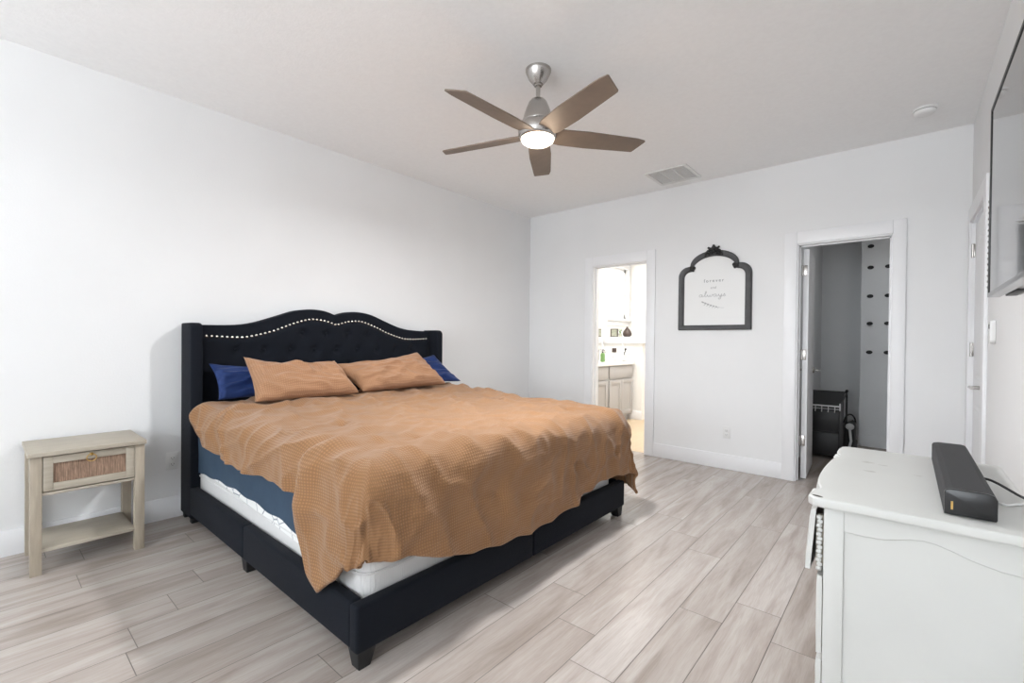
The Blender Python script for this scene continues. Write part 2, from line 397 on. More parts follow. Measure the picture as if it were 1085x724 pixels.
# closet door, swung into the closet past square; built along +y from its hinge edge, then turned about the hinge
def door_leaf(name, w, h, t):
    """leaf lying along +y from the hinge, face on +x, thickness towards -x; raised panels with an arched top one"""
    b = MB(); b.box((-t, 0, .008), (0, w, h), .002)
    for face in (1, -1):
        x0 = 0 if face == 1 else -t
        def panel(z0, z1, arch):
            y0, y1 = .105, w-.105; out = []
            if arch:
                for k in range(13):
                    f = k/12; out.append((lerp(y0, y1, f), z1-.09+.09*sin(pi*f)**.8 if 0 < f < 1 else z1-.09))
                poly = [(y0, z0)] + out + [(y1, z0)]
            else: poly = [(y0, z0), (y0, z1), (y1, z1), (y1, z0)]
            N = len(poly); cy = (y0+y1)/2; cz = (z0+z1)/2
            for (ins, hgt, ins2, hgt2) in ((0, .0, .014, .007), (.014, .007, .030, .0015), (.030, .0015, .05, .006)):
                def ring(i, hh): return [(x0+face*hh, cy+(y-cy)*(1-2*i/(y1-y0)), cz+(z-cz)*(1-2*i/(z1-z0))) for y, z in poly]
                A = [b.bm.verts.new(p) for p in ring(ins, hgt+.0004)]; B = [b.bm.verts.new(p) for p in ring(ins2, hgt2+.0004)]
                for k in range(N): b.bm.faces.new((A[k], A[(k+1) % N], B[(k+1) % N], B[k]))
            b.bm.faces.new(B)
        panel(.22, .78, False); panel(.95, h-.13, True)
    return b
droot = bpy.data.objects.new('door_1', None); C.objects.link(droot); struct(droot)
droot.location = (2.985, .118, 0)
def lift(bm_, off):
    for v in bm_.bm.verts: v.co += Vector(off)
    return bm_
o = lift(door_leaf('door_leaf', .605, 2.0, .042), droot.location).build('door_leaf', M['door'], droot)
for z in (.335, 1.083, 1.816):
    h = MB(); h.box((-.041, -.0035, z-.045), (-.012, .001, z+.045), .001); h.lathe([(.006, z-.047), (.006, z+.047)], (-.046, -.006, 0), n=12)
    h.box((-.062, -.0045, z-.045), (-.046, -.002, z+.045), .0005)
    lift(h, droot.location).build('hinge', M['nickel'], droot)
k = MB()
for s in (0, 1):
    x = 0 if s == 0 else -.042; sg = 1 if s == 0 else -1
    k.lathe([(.031, x), (.031, x+sg*.006), (.026, x+sg*.012), (.011, x+sg*.016), (.011, x+sg*.045)], (0, .54, .93), 'x', 20)
    k.tube([(x+sg*.048, .545, .93), (x+sg*.050, .50, .93), (x+sg*.046, .44, .928)], [.010, .0095, .007], 10)
lift(k, droot.location).build('door_handle', M['nickel'], droot)
droot.rotation_euler = (0, 0, math.radians(3.4))

# closed door in the right wall
d2 = bpy.data.objects.new('door_2', None); C.objects.link(d2); struct(d2); d2.location = (W+.012, D1+.012, 0)
lf = door_leaf('door_leaf', abs(D1-D0)-.03, 2.01, .04)
for v in lf.bm.verts: v.co = Vector((-v.co.x, v.co.y+.003, v.co.z))
lift(lf, d2.location).build('door_leaf', M['door'], d2)
for z in (.33, 1.15, 1.83):
    h = MB(); h.box((-.006, abs(D1-D0)-.034, z-.045), (-.001, abs(D1-D0)-.004, z+.045), .001); h.lathe([(.008, z-.048), (.008, z+.048)], (-.012, abs(D1-D0)-.022, 0), n=12)
    lift(h, d2.location).build('hinge', M['nickel'], d2)
k = MB(); k.lathe([(.032, 0), (.032, -.006), (.026, -.012), (.011, -.016), (.011, -.06)], (0, .055, .93), 'x', 20)
k.tube([(-.060, .045, .93), (-.062, .10, .93), (-.058, .165, .927)], [.0105, .0095, .007], 10)
lift(k, d2.location).build('door_handle', M['nickel'], d2)

# bathroom window and three windows added behind the camera, out of view
b = MB()
for (a, c) in (((-.06, 2.03, 1.50), (-.032, 2.11, 2.51)), ((-.06, 2.78, 1.50), (-.032, 2.853, 2.51)), ((-.06, 2.11, 2.43), (-.032, 2.78, 2.51)), ((-.06, 2.02, 1.53), (.0, 2.853, 1.575)), ((-.055, 2.05, 1.45), (-.035, 2.84, 1.53))): b.box(a, c, .003)
w1 = struct(b.build('window_1', M['trim']))
b = MB()
for (a, c) in (((-.13, 2.11, 1.58), (-.09, 2.16, 2.43)), ((-.13, 2.73, 1.58), (-.09, 2.78, 2.43)), ((-.13, 2.11, 1.58), (-.09, 2.78, 1.64)), ((-.13, 2.11, 2.38), (-.09, 2.78, 2.43)), ((-.13, 2.11, 1.985), (-.08, 2.78, 2.03)), ((-.12, 2.43, 1.58), (-.10, 2.455, 2.43))): b.box(a, c, .002)
b.build('window_sash', M['trim'], w1)
MB().box((-.118, 2.13, 1.60), (-.112, 2.76, 2.41)).build('window_pane', M['glassw'], w1)
for i, x in enumerate((.85, 1.90, 2.95)):
    b = MB(); w = .95
    for (p, q) in (((x-.07, RY, .56), (x, RY+.018, 2.42)), ((x+w, RY, .56), (x+w+.07, RY+.018, 2.42)), ((x, RY, 2.35), (x+w, RY+.018, 2.42)), ((x-.09, RY, .61), (x+w+.09, RY+.05, .65)), ((x, RY-.03, .65), (x+.04, RY, 2.35)), ((x+w-.04, RY-.03, .65), (x+w, RY, 2.35)), ((x, RY-.03, 1.48), (x+w, RY, 1.52))): b.box(p, q, .002)
    struct(b.build('window_%d' % (i+2), M['trim']))

# ------------------------------------------------------------- bed
YN, YF, XF = -3.70, -1.70, 2.19            # outer faces of the rails
bed = thing('bed', (1.1, -2.68, 0), 'king bed with black upholstered wingback headboard and low black rails', 'bed')
yc = -2.664
toph = [(-1.03, 1.262), (-.75, 1.268), (-.62, 1.288), (-.45, 1.345), (-.33, 1.388), (-.22, 1.406), (-.12, 1.404), (-.05, 1.388), (0, 1.372)]
nailh = [(-.99, 1.19), (-.75, 1.182), (-.66, 1.186), (-.49, 1.231), (-.35, 1.288), (-.22, 1.326), (-.11, 1.322), (-.04, 1.304), (0, 1.292)]
def sym(tab, y):
    return crom(-abs(y-yc), tab)
HB0, HB1 = -3.63, -1.70
prof = [(HB0, .10)] + [(lerp(HB0, HB1, k/80), sym(toph, lerp(HB0, HB1, k/80))) for k in range(81)] + [(HB1, .10)]
MB().prism(prof, .02, .115, 'x', .014, 3).build('headboard_frame', M['bed'], bed)
# tufted panel inside the nail line
buttons = [(yc+.185*k, 1.222) for k in (-1.5, -.5, .5, 1.5)] + [(yc+.185*k, 1.095) for k in (-4, -3, -2, -1, 0, 1, 2, 3, 4)] + [(yc+.185*(k+.5), .968) for k in (-5, -4, -3, -2, -1, 0, 1, 2, 3, 4)]
def tuft(y, z):
    d = 0.
    for by, bz in buttons:
        q = ((y-by)**2+(z-bz)**2)
        d -= .020*math.exp(-q/.0007)+.008*math.exp(-q/.006)
    # soft diagonal creases between buttons
    return d
rows = []; NY, NZ = 150, 64
for i in range(NY+1):
    y = lerp(HB0+.012, HB1-.012, i/NY); zt = sym(nailh, y)-.006; col = []
    for j in range(NZ+1):
        f = j/NZ; z = lerp(.55, zt, f)
        e = min(1., min((1-f)*(zt-.55)/.04, i/3, (NY-i)/3)); e = max(0, e)
        col.append((.113+.028*math.sqrt(max(0, 1-(1-e)**2))+tuft(y, z)*e+.0018*noise.noise((y*9, z*9, 1)), y, z))
    rows.append(col)
pb = MB(); pb.grid(rows); pan = pb.build('tufted_panel', M['bed'], bed, auto=False)
proto = None
for by, bz in buttons:
    if proto is None:
        proto = MB().ball((0, 0, 0), .011, (.5, 1, 1), 2).build('button', M['bed']); proto.parent = pan; ob = proto
    else: ob = proto.copy(); C.objects.link(ob)
    ob.location = (.122-1.1, by+2.68, bz)
# nailheads along the curved line, 2.9 cm apart
L = []; y = HB0+.02
while y < HB1-.015:
    L.append((y, sym(nailh, y))); dz = (sym(nailh, y+.01)-sym(nailh, y-.01))/.02
    y += .031/math.sqrt(1+dz*dz)
proto = None
for y, z in L:
    if proto is None:
        proto = MB().ball((0, 0, 0), .0098, (.55, 1, 1), 2).build('nailhead', M['nail']); proto.parent = bed; ob = proto
    else: ob = proto.copy(); C.objects.link(ob)
    ob.location = (.1165-1.1, y+2.68, z)
# wings
for (ya, yb) in ((-3.695, -3.628), (-1.702, -1.635)):
    poly = [(.02, .035), (.235, .035)] + [(.235-.045+.045*cos(a), 1.272-.045+.045*sin(a)) for a in [pi/2*k/6 for k in range(7)]] + [(.02, 1.272)]
    MB().prism(poly, ya, yb, 'y', .012, 3).build('headboard_wing', M['bed'], bed)
    for x in (.05, .20): MB().box((x-.02, ya+.012, 0), (x+.02, yb-.012, .04), .003).build('foot', M['bedleg'], bed)
RT, RB = .235, .066
for (ya, yb) in ((YN, YN+.052), (YF-.052, YF)):
    b = MB(); b.box((.237, ya, RB), (1.118, yb, RT), .012, 3); b.box((1.119, ya, RB), (XF-.055, yb, RT), .012, 3)
    b.build('side_rail', M['bed'], bed)
b = MB(); b.box((XF-.054, YN-.004, RB), (XF, -2.702, RT), .012, 3); b.box((XF-.054, -2.700, RB), (XF, YF+.004, RT), .012, 3); b.build('foot_rail', M['bed'], bed)
MB().box((.13, YN+.054, .13), (XF-.056, YF-.054, .165), .004).build('slat_platform', M['bedleg'], bed)
def leg(x, y, dx, dy):
    b = MB(); t = bmesh.new(); bmesh.ops.create_cube(t, size=1)
    for v in t.verts:
        top = v.co.z > 0; s = .075 if top else .048
        v.co = Vector((x+v.co.x*s+(0 if top else dx*.008), y+v.co.y*s+(0 if top else dy*.008), RB+.004 if top else 0))
    bmesh.ops.bevel(t, geom=list(t.edges), offset=.003, segments=1, affect='EDGES')
    b._merge(t); return b.build('leg', M['bedleg'], bed)
for x, y, dx, dy in ((XF-.045, YN+.045, 1, -1), (XF-.045, YF-.045, 1, 1), (1.118, YN+.045, 0, -1), (1.118, YF-.045, 0, 1)): leg(x, y, dx, dy)
leg(1.118, -2.7, 0, 0)

# mattress, pad, fitted sheet
def rbox_ring(x0, x1, y0, y1, r, n=8, per=26):
    """closed loop round a rounded rectangle"""
    P = []
    for (cx, cy, a0) in ((x1-r, y1-r, 0), (x0+r, y1-r, pi/2), (x0+r, y0+r, pi), (x1-r, y0+r, 1.5*pi)):
        for k in range(n+1): P.append((cx+r*cos(a0+pi/2*k/n), cy+r*sin(a0+pi/2*k/n)))
    out = []
    for a, c in zip(P, P[1:]+P[:1]):
        d = math.dist(a, c); m_ = max(1, int(d/.04))
        for q in range(m_): out.append((lerp(a[0], c[0], q/m_), lerp(a[1], c[1], q/m_)))
    return out
MX0, MX1, MY0, MY1 = .17, 2.13, -3.64, -1.76
def shell(name, m_, grow, zt, lower, parent=None, wr=.0):
    ring = rbox_ring(MX0-grow*.3, MX1+grow, MY0-grow, MY1+grow, .07)
    cx, cy = (MX0+MX1)/2, (MY0+MY1)/2; rows = []
    for (x, y) in ring:
        zl = lower(x, y); col = [(x, y, lerp(zl, zt-.06, k/8)) for k in range(9)]
        if wr: col = [(px+wr*noise.noise((px*7, py*7, pz*9)), py+wr*noise.noise((px*7, py*7, pz*9+5)), pz) for px, py, pz in col]
        for k in range(1, 6):
            a = pi/2*k/5; q = .06*(1-cos(a)); dx, dy = cx-x, cy-y
            sx = math.copysign(min(abs(dx), q), dx) if abs(x-(MX0 if dx > 0 else MX1)) < .1 else 0
            sy = math.copysign(min(abs(dy), q), dy) if abs(y-(MY0 if dy > 0 else MY1)) < .1 else 0
            col.append((x+sx, y+sy, zt-.06+.06*sin(a)))
        rows.append(col)
    b = MB(); V = b.grid(rows, True); f = b.bm.faces.new([r[-1] for r in V]); f.smooth = True
    return b, V
b, V = shell('mattress', None, 0, .62, lambda x, y: .166); b.bm.faces.new([r[0] for r in V][::-1])
for z in (.30,):
    rg = rbox_ring(MX0-.002, MX1+.002, MY0-.002, MY1+.002, .07); b.tube([(x, y, z) for x, y in rg], .006, 6, True)
tag(b.build('mattress', M['mattress']), 'thick white quilted mattress lying in the black bed frame', 'mattress')
def padlow(x, y):
    if y < -3.5: return interp(x, [(.3, .36), (.45, .335), (.8, .322), (1.2, .30), (1.6, .275), (1.8, .27), (2.0, .36)])
    return .38
b, V = shell('pad', None, .006, .627, padlow)
tag(b.build('mattress_pad', M['pad']), 'white patterned mattress pad peeking out under the navy sheet', 'mattress pad')
def sheetlow(x, y):
    if y < -3.5: return interp(x, [(.25, .325), (.32, .325), (.48, .342), (.88, .352), (1.14, .345), (1.47, .335), (1.73, .302), (1.9, .30), (2.1, .36)])+.006*sin(x*23)
    return .37
b, V = shell('sheet', None, .013, .634, sheetlow, wr=.006)
so = b.build('fitted_sheet', M['navy']); tag(so, 'navy blue fitted sheet stretched over the mattress below the tan duvet', 'fitted sheet')

# duvet: a cloth laid over the bed, arc length carried over the edges
EX, EY0, EY1, RR = 2.10, -3.585, -1.745, .11
def ztop(a, b):
    z = .728+.022*sm(a, 1.2, .4)*0
    z += .03*(1-sm(a, .3, 1.3))                                   # fuller towards the pillows
    z -= .02*sm(a, 1.5, 2.1)*sm(b, -2.6, -1.8)
    return z
near_d = [(.28, .14), (.34, .19), (.42, .245), (.7, .27), (.95, .285), (1.3, .272), (1.6, .268), (1.70, .28), (1.76, .32), (1.80, .42), (1.86, .53), (1.93, .585), (2.0, .54), (2.06, .49), (2.10, .435)]
foot_d = [(-3.585, .415), (-3.4, .46), (-3.25, .51), (-2.92, .56), (-2.75, .565), (-2.57, .55), (-2.4, .525), (-2.18, .485), (-1.97, .455), (-1.745, .47)]
far_d = [(.28, .30), (1.2, .42), (1.75, .66), (2.1, .60)]
def drape(a, b):
    ex = max(0., a-EX); ey = max(0., EY0-b, b-EY1); near = b < EY0; sgn = -1 if near else 1
    n = 12.0 if near else 4.0
    d = (ex**n+ey**n)**(1/n); hy = math.hypot(ex, ey)
    z0 = ztop(a, min(max(b, EY0), EY1)); x, y = min(a, EX), min(max(b, EY0), EY1)
    if d > 0:
        dx, dy = ex/hy, sgn*ey/hy
        ang = min(d/RR, pi/2); hor = RR*sin(ang); ver = RR*(1-cos(ang)); rest = max(0, d-RR*pi/2)
        fl = .05 if near or ex > ey*1.6 else .17
        hor += fl*rest; ver += rest*math.sqrt(1-fl*fl)
        nrm = Vector((dx*sin(ang), dy*sin(ang), cos(ang)))
        p = Vector((x+dx*hor, y+dy*hor, z0-ver))
    else: nrm = Vector((0, 0, 1)); p = Vector((x, y, z0)); rest = 0
    # wrinkles
    amp = 0.
    q = Vector((a, b, 0))
    wr = noise.noise((a*3.0-b*1.0, b*2.0, 3.1))*.012
    rd = 1-abs(noise.noise((a*5.2+b*2.6+.8*noise.noise((a*2, b*2, 7)), b*2.3-a*.8, 9.7)))
    wr += (rd**6)*.034*(.35+.65*sm(a, 1.7, .6))
    rd2 = 1-abs(noise.noise((a*3.1-b*3.4, b*4.4+a*1.1, 4.2)))
    wr += (rd2**8)*.019
    rd3 = 1-abs(noise.noise((a*9.3+b*5.1+.6*noise.noise((a*4, b*4, 2)), b*5.2-a*2.1, 15.1)))
    wr += (rd3**7)*.014*(.5+.5*noise.noise((a*1.7, b*1.7, 30)))
    wr += .005*noise.noise((a*14, b*14, 1.3))
    if d > .05:                                                   # vertical hanging folds
        t = a-b
        wr += .016*sm(d, .05, .4)*noise.noise((t*6.5, d*1.2, 2.2+ (5 if near else 0)))
        # bunched fold where the near hem jumps down
    if near or b < EY0+.25:
        g = math.exp(-((a-1.70-.22*max(0., b-EY0+.1))/.05)**2)*sm(b, EY0+.22, EY0-.02); wr -= .022*g
        g = math.exp(-((a-1.80-.22*max(0., b-EY0+.1))/.06)**2)*sm(b, EY0+.30, EY0-.05); wr += .028*g
    for ta, tb in TUFTS:                                          # puckered tufts
        r2 = (a-ta)**2+(b-tb)**2
        if r2 < .05:
            r1 = math.sqrt(r2); th = math.atan2(b-tb, a-ta)
            wr -= .022*math.exp(-r2/.0010)
            wr += .006*math.exp(-r1/.07)*sin(5*th+ta*9)
    return p+nrm*wr
TUFTS = [(.75, -3.25), (.75, -2.6), (.75, -2.0), (1.35, -3.3), (1.35, -2.65), (1.35, -2.05), (1.95, -3.25), (1.95, -2.6), (1.95, -2.02), (2.42, -3.0), (2.42, -2.35), (2.40, -1.9)]
NA, NB, SA, SB = 92, 92, 36, 36
def row_params():
    S = [('c', k/NA) for k in range(NA)] + [('s', k/SA) for k in range(SA+1)]
    return S
pts = []; uvs = []
for kind_s, s in row_params():
    row = []; ruv = []
    T = [('n', 1-k/SB) for k in range(SB)] + [('c', k/NB) for k in range(NB+1)] + [('f', k/SB) for k in range(1, SB+1)]
    for kind_t, t in T:
        bcore = {'n': EY0, 'c': lerp(EY0, EY1, t), 'f': EY1}[kind_t]
        hem0 = .30+.05*noise.noise((bcore*2, 0, 0))
        acore = lerp(hem0, EX, s) if kind_s == 'c' else EX
        a = acore; b = bcore
        if kind_s == 's': a = EX+s*(crom(bcore, foot_d)+.006*sin(bcore*31))
        if kind_t == 'n': b = EY0-t*(crom(acore, near_d)+.005*sin(acore*37))
        if kind_t == 'f': b = EY1+t*crom(acore, far_d)
        if kind_s == 's' and kind_t == 'n':
            q = 1-.13*(s*t)**3; a = EX+(a-EX)*q; b = EY0-(EY0-b)*q
        row.append(drape(a, b)); ruv.append((a, b))
    pts.append(row); uvs.append(ruv)
b = MB(); b.grid(pts, uvs=uvs)
dv = b.build('duvet', M['duvet'], auto=False)
sol = dv.modifiers.new('thickness', 'SOLIDIFY'); sol.thickness = .022; sol.offset = -1
sub = dv.modifiers.new('smooth', 'SUBSURF'); sub.levels = 1; sub.render_levels = 1
tag(dv, 'rumpled tan waffle cotton duvet spread over the bed and hanging at its foot', 'duvet')

# pillows: four corners in space (top-left, top-right, bottom-right, bottom-left), stuffed
def pillow(name, cs, th, m_, label, seed, group, ear=.03, sag=.02):
    tl, tr, br, bl = [Vector(c) for c in cs]; n = 30; b = MB(); sides = []
    ctr = (tl+tr+br+bl)/4; wv = (tr-tl+br-bl).length/2; hv = (tl-bl+tr-br).length/2
    nrm = (tr-bl).cross(tl-br).normalized()
    if nrm.x < 0: nrm = -nrm
    uvl = []
    for sd in (1, -1):
        rows = []; uvr = []
        for i in range(n+1):
            row = []; ru = []
            for j in range(n+1):
                u, v = -1+2*i/n, -1+2*j/n
                us, vs = u*(1-.055*(1-v*v)*abs(u)), v*(1-.08*(1-u*u)*abs(v))       # sides drawn in
                f, g = (us+1)/2, (vs+1)/2
                p = bl*(1-f)*(1-g)+br*f*(1-g)+tr*f*g+tl*(1-f)*g-Vector((0, 0, 1))*sag*(1-u*u)*max(0, v)
                e = max(0., (1-u**4)*(1-v**4)); e2 = max(0., (1-abs(u)**2.2)*(1-abs(v)**2.2))
                t = th*(.62*e**.5+.38*e2)
                w = noise.noise((u*2.2+seed, v*1.6, sd*3+seed))*.030*e**.5
                w += (1-abs(noise.noise((u*2.4+v*1.9+seed*3, v*2.2-u, sd*2.))))**6*.030*e**.4
                w -= sag*math.exp(-((v-.75)/.3)**2)*(1-u*u)
                w += .006*noise.noise((u*7, v*6+seed, 2.))*e**.4
                row.append(p+nrm*(sd*t+w*(1 if sd > 0 else .3))); ru.append((p.y*1.0, (p-bl).length if False else g*hv))
            rows.append(row); uvr.append(ru)
        b.grid(rows, uvs=uvr)
    bmesh.ops.remove_doubles(b.bm, verts=list(b.bm.verts), dist=.0015)
    # piped seam round the edge
    o = b.build(name, m_, auto=False)
    sb = o.modifiers.new('smooth', 'SUBSURF'); sb.levels = 1; sb.render_levels = 1
    tag(o, label, 'pillow', group); return o
pillow('pillow', ((.205, -3.60, 1.015), (.205, -2.80, .965), (.37, -2.76, .79), (.38, -3.595, .785)), .048, M['blue'], 'blue pillow by the left wing of the headboard, nearest the nightstand', 1.3, None)
pillow('pillow', ((.205, -2.55, .955), (.21, -1.72, 1.04), (.50, -1.625, .795), (.36, -2.5, .81)), .044, M['blue'], 'blue pillow slumped at the right wing of the headboard', 4.7, None)
pillow('pillow_sham', ((.40, -2.88, .985), (.37, -2.04, 1.075), (.60, -1.895, .795), (.63, -2.74, .795)), .082, M['sham'], 'right tan pillow, tucked behind the other tan one', 8.1, None)
pillow('pillow_sham', ((.40, -3.46, 1.06), (.43, -2.84, 1.02), (.69, -2.79, .795), (.68, -3.49, .79)), .088, M['sham'], 'left tan pillow, overlapping the other tan one and a blue one', 2.9, None, sag=.035)

# ------------------------------------------------------------- nightstand
ns = thing('nightstand', (.235, -4.18, 0), 'pale oak nightstand with rattan drawer front and open shelf by the bed', 'nightstand')
MB().box((.02, -4.409, .585), (.437, -3.952, .607), .002).build('top', M['oakh'], ns)
for (x, y) in ((.395, -4.379), (.395, -3.978), (.055, -4.379), (.055, -3.978)): MB().box((x-.024, y-.021, 0), (x+.024, y+.021, .585), .0015).build('leg', M['oak'], ns)
for y in (-4.379, -3.978): MB().box((.079, y-.009, .40), (.371, y+.009, .585)).build('side_panel', M['oakh'], ns)
MB().box((.04, -4.358, .40), (.05, -3.999, .585)).build('back_panel', M['oak'], ns)
MB().box((.372, -4.358, .388), (.414, -3.999, .402), .001).build('front_rail', M['oakh'], ns)
MB().box((.06, -4.360, .108), (.412, -3.997, .124), .001).build('shelf', M['oakh'], ns)
MB().box((.08, -4.36, .401), (.37, -3.997, .406)).build('drawer_runner_board', M['oakh'], ns)
b = MB(); x0, x1 = .396, .418; ya, yb, za, zb = -4.355, -4.001, .408, .579
for (p, q) in (((ya, za), (ya+.036, zb)), ((yb-.036, za), (yb, zb)), ((ya+.036, za), (yb-.036, za+.036)), ((ya+.036, zb-.036), (yb-.036, zb))): b.box((x0, p[0], p[1]), (x1, q[0], q[1]), .0012)
dr = b.build('drawer', M['oakh'], ns)
MB().box((.399, ya+.034, za+.034), (.408, yb-.034, zb-.034)).build('rattan_panel', M['rattan'], dr)
b = MB(); b.lathe([(.008, .418), (.008, .424), (.004, .428)], (0, -4.178, .566), 'x', 14); b.tube([(.424, -4.178+.019*sin(2*pi*k/24), .548+.018*cos(2*pi*k/24)) for k in range(24)], .0022, 8, True)
b.build('ring_pull', M['brass'], dr)

# ------------------------------------------------------------- wall sockets and wall control
def outlet(loc, face, label):
    t = thing('wall_socket', loc, label, 'wall socket')
    def P(u, d, z): return (loc[0]+d, loc[1]+u, loc[2]+z) if face == 'x' else (loc[0]+u, loc[1]-d, loc[2]+z)
    MB().box(P(-.035, 0, -.057), P(.035, .006, .057), .003).build('cover_plate', M['plastic'], t)
    for z in (-.0195, .0195):
        s = MB(); s.box(P(-.0165, .005, z-.0145), P(.0165, .009, z+.0145), .004); sk = s.build('socket', M['plastic'], t)
        s = MB(); s.box(P(-.008, .0085, z-.003), P(-.006, .0094, z+.006)); s.box(P(.006, .0085, z-.003), P(.008, .0094, z+.006)); s.box(P(-.002, .0085, z-.010), P(.002, .0094, z-.006)); s.build('slots', M['slot'], sk)
    return t
outlet((0, -3.735, .370), 'x', 'white double wall socket between the nightstand and the black headboard')
outlet((2.367, 0, .342), 'y', 'white double wall socket low on the wall under the arched sign')
wc = thing('wall_control', (W, -1.225, 1.247), 'slim white rounded wall control beside the door, below the television', 'wall control')
b = MB(); pl = [(-1.225+.022*cos(a), 1.247+(.038 if sin(a) > 0 else -.038)+.022*sin(a)) for a in [2*pi*k/32 for k in range(32)]]
b.prism(pl, W-.022, W, 'x', .004); b.build('body', M['plastic'], wc)
MB().box((W-.0245, -1.233, 1.262), (W-.021, -1.217, 1.285), .002).build('button', M['slot'], wc)

# ------------------------------------------------------------- ceiling fan
FX, FY = 2.0, -2.46
fan = thing('ceiling_fan', (FX, FY, H), 'brushed nickel ceiling fan with five taupe blades and a lit lens', 'ceiling fan')
MB().lathe([(.074, 2.74), (.074, 2.731), (.069, 2.718), (.053, 2.685), (.036, 2.665), (.030, 2.657)], (FX, FY, 0)).build('canopy', M['nickel'], fan)
b = MB().lathe([(.0125, 2.67), (.0125, 2.56)], (FX, FY, 0), n=20); b.lathe([(.022, 2.662), (.022, 2.646)], (FX, FY, 0), n=20); b.build('downrod', M['nickel'], fan)
MB().lathe([(.028, 2.572), (.040, 2.566), (.052, 2.552), (.066, 2.52), (.078, 2.485), (.087, 2.452), (.090, 2.44), (.086, 2.432)], (FX, FY, 0)).build('motor_dome', M['nickel'], fan)
MB().lathe([(.080, 2.436), (.102, 2.430), (.112, 2.415), (.114, 2.40), (.112, 2.364), (.104, 2.348), (.098, 2.344)], (FX, FY, 0)).build('hub', M['nickel'], fan)
MB().lathe([(.094, 2.355), (.096, 2.342), (.091, 2.330), (.076, 2.319), (.05, 2.311), (.02, 2.308), (.001, 2.3075)], (FX, FY, 0)).build('lamp_lens', M['lens'], fan)
def blade(ang):
    """flat pitched board from the hub, slanted at its tip"""
    out = [(.085, -.052), (.14, -.066), (.30, -.070), (.60, -.057), (.648, -.046), (.652, -.038), (.612, .058), (.604, .063), (.30, .071), (.14, .066), (.085, .052)]
    b = MB(); b.prism(out, -.004, .004, 'z', .0015, 1); pt = PITCH
    for v in b.bm.verts:
        x, y, z = v.co; y, z = y*cos(pt)-z*sin(pt), y*sin(pt)+z*cos(pt)
        z += 2.366
        v.co = Vector((FX+x*cos(ang)-y*sin(ang), FY+x*sin(ang)+y*cos(ang), z))
    return b.build('blade', M['blade'], fan)
PITCH = math.radians(-14)
for k in range(5): blade(math.radians(52+72*k))
fl = area('fan_lamp_light', (FX, FY, 2.303), (0, 0, 0), .17, .17, 46, (.955, .975, 1)); fl.data.shape = 'DISK'
pl = bpy.data.lights.new('fan_lamp_glow', 'POINT'); pl.energy = 2; pl.color = (1, .86, .68); pl.shadow_soft_size = .08
po = bpy.data.objects.new('fan_lamp_glow', pl); C.objects.link(po); po.location = (FX, FY, 2.27)

# ceiling register and smoke detector
vt = thing('ceiling_vent', (1.96, -.345, H), 'white rectangular ceiling vent with three louvred bays near the far wall', 'ceiling vent')
vx0, vx1, vy0, vy1 = 1.765, 2.155, -.545, -.145
b = MB()
for (p, q) in (((vx0, vy0), (vx1, vy0+.028)), ((vx0, vy1-.028), (vx1, vy1)), ((vx0, vy0+.028), (vx0+.03, vy1-.028)), ((vx1-.03, vy0+.028), (vx1, vy1-.028))): b.box((p[0], p[1], H-.010), (q[0], q[1], H), .002)
for k in (1, 2):
    x = lerp(vx0+.03, vx1-.03, k/3); b.box((x-.007, vy0+.028, H-.009), (x+.007, vy1-.028, H))
b.build('frame', M['plastic'], vt)
MB().box((vx0+.02, vy0+.02, H-.0015), (vx1-.02, vy1-.02, H)).build('backing', M['ventdark'], vt)
for k in range(3):
    xa, xb = lerp(vx0+.03, vx1-.03, k/3)+.007, lerp(vx0+.03, vx1-.03, (k+1)/3)-.007
    b = MB()
    for j in range(11):
        x = lerp(xa, xb, (j+.5)/11); b.box((x-.0044, vy0+.028, H-.0060), (x+.0044, vy1-.028, H-.0048), rot=(.28, 'Y'))
    b.build('louvres', M['plastic'], vt)
sd = thing('smoke_detector', (3.703, -.49, H), 'round white smoke detector on the ceiling near the right wall', 'smoke detector')
MB().lathe([(.064, H), (.064, H-.012), (.061, H-.014)], (3.703, -.49, 0)).build('base', M['plastic'], sd)
MB().lathe([(.056, H-.014), (.057, H-.020), (.054, H-.034), (.044, H-.042), (.02, H-.045), (.001, H-.0455)], (3.703, -.49, 0)).build('cover', M['plastic'], sd)
MB().lathe([(.057, H-.0135), (.057, H-.0165)], (3.703, -.49, 0)).build('gap_ring', M['slot'], sd)

# ------------------------------------------------------------- arched sign
sg = thing('wall_sign', (2.236, 0, 1.30), 'charcoal arched sign with carved crest, lettered forever and always, between the doorways', 'sign')
cx = 2.236
def arch(half, zb, zsh, rs, ztop_):
    """closed outline: straight sides, quarter-round shoulders, a notch, then the big arch"""
    P = [(-half, zb)]
    for k in range(9):
        a = pi-pi/2*k/8; P.append((-half+rs+rs*cos(a), zsh+rs*sin(a)))
    xs = half-rs-.006; zs = zsh+rs
    cz = zs-.0; rise = ztop_-zs
    for k in range(25):
        a = pi-pi*k/24; P.append((xs*.965*cos(a), zs+.004+rise*sin(a)))
    for k in range(9):
        a = pi/2-pi/2*k/8; P.append((half-rs+rs*cos(a), zsh+rs*sin(a)))
    P.append((half, zb)); return P
outer = arch(.332, 1.302, 1.822, .098, 2.054); inner = arch(.276, 1.348, 1.805, .064, 1.998)
MB().prism([(cx+a, z) for a, z in arch(.31, 1.32, 1.79, .08, 2.02)], -.012, -.003, 'y').build('board', M['board'], sg)
b = MB(); N = len(outer); dep = [(0, -.002, 0), (0, -.020, 0), (.18, -.030, 0), (.5, -.024, 0), (.8, -.027, 0), (1, -.018, 0), (1, -.010, 0)]
rows = []
for k in range(N):
    rows.append([(cx+lerp(outer[k][0], inner[k][0], f), y, lerp(outer[k][1], inner[k][1], f)) for f, y, _ in dep])
b.grid(rows, True); b.build('frame', M['frame'], sg)
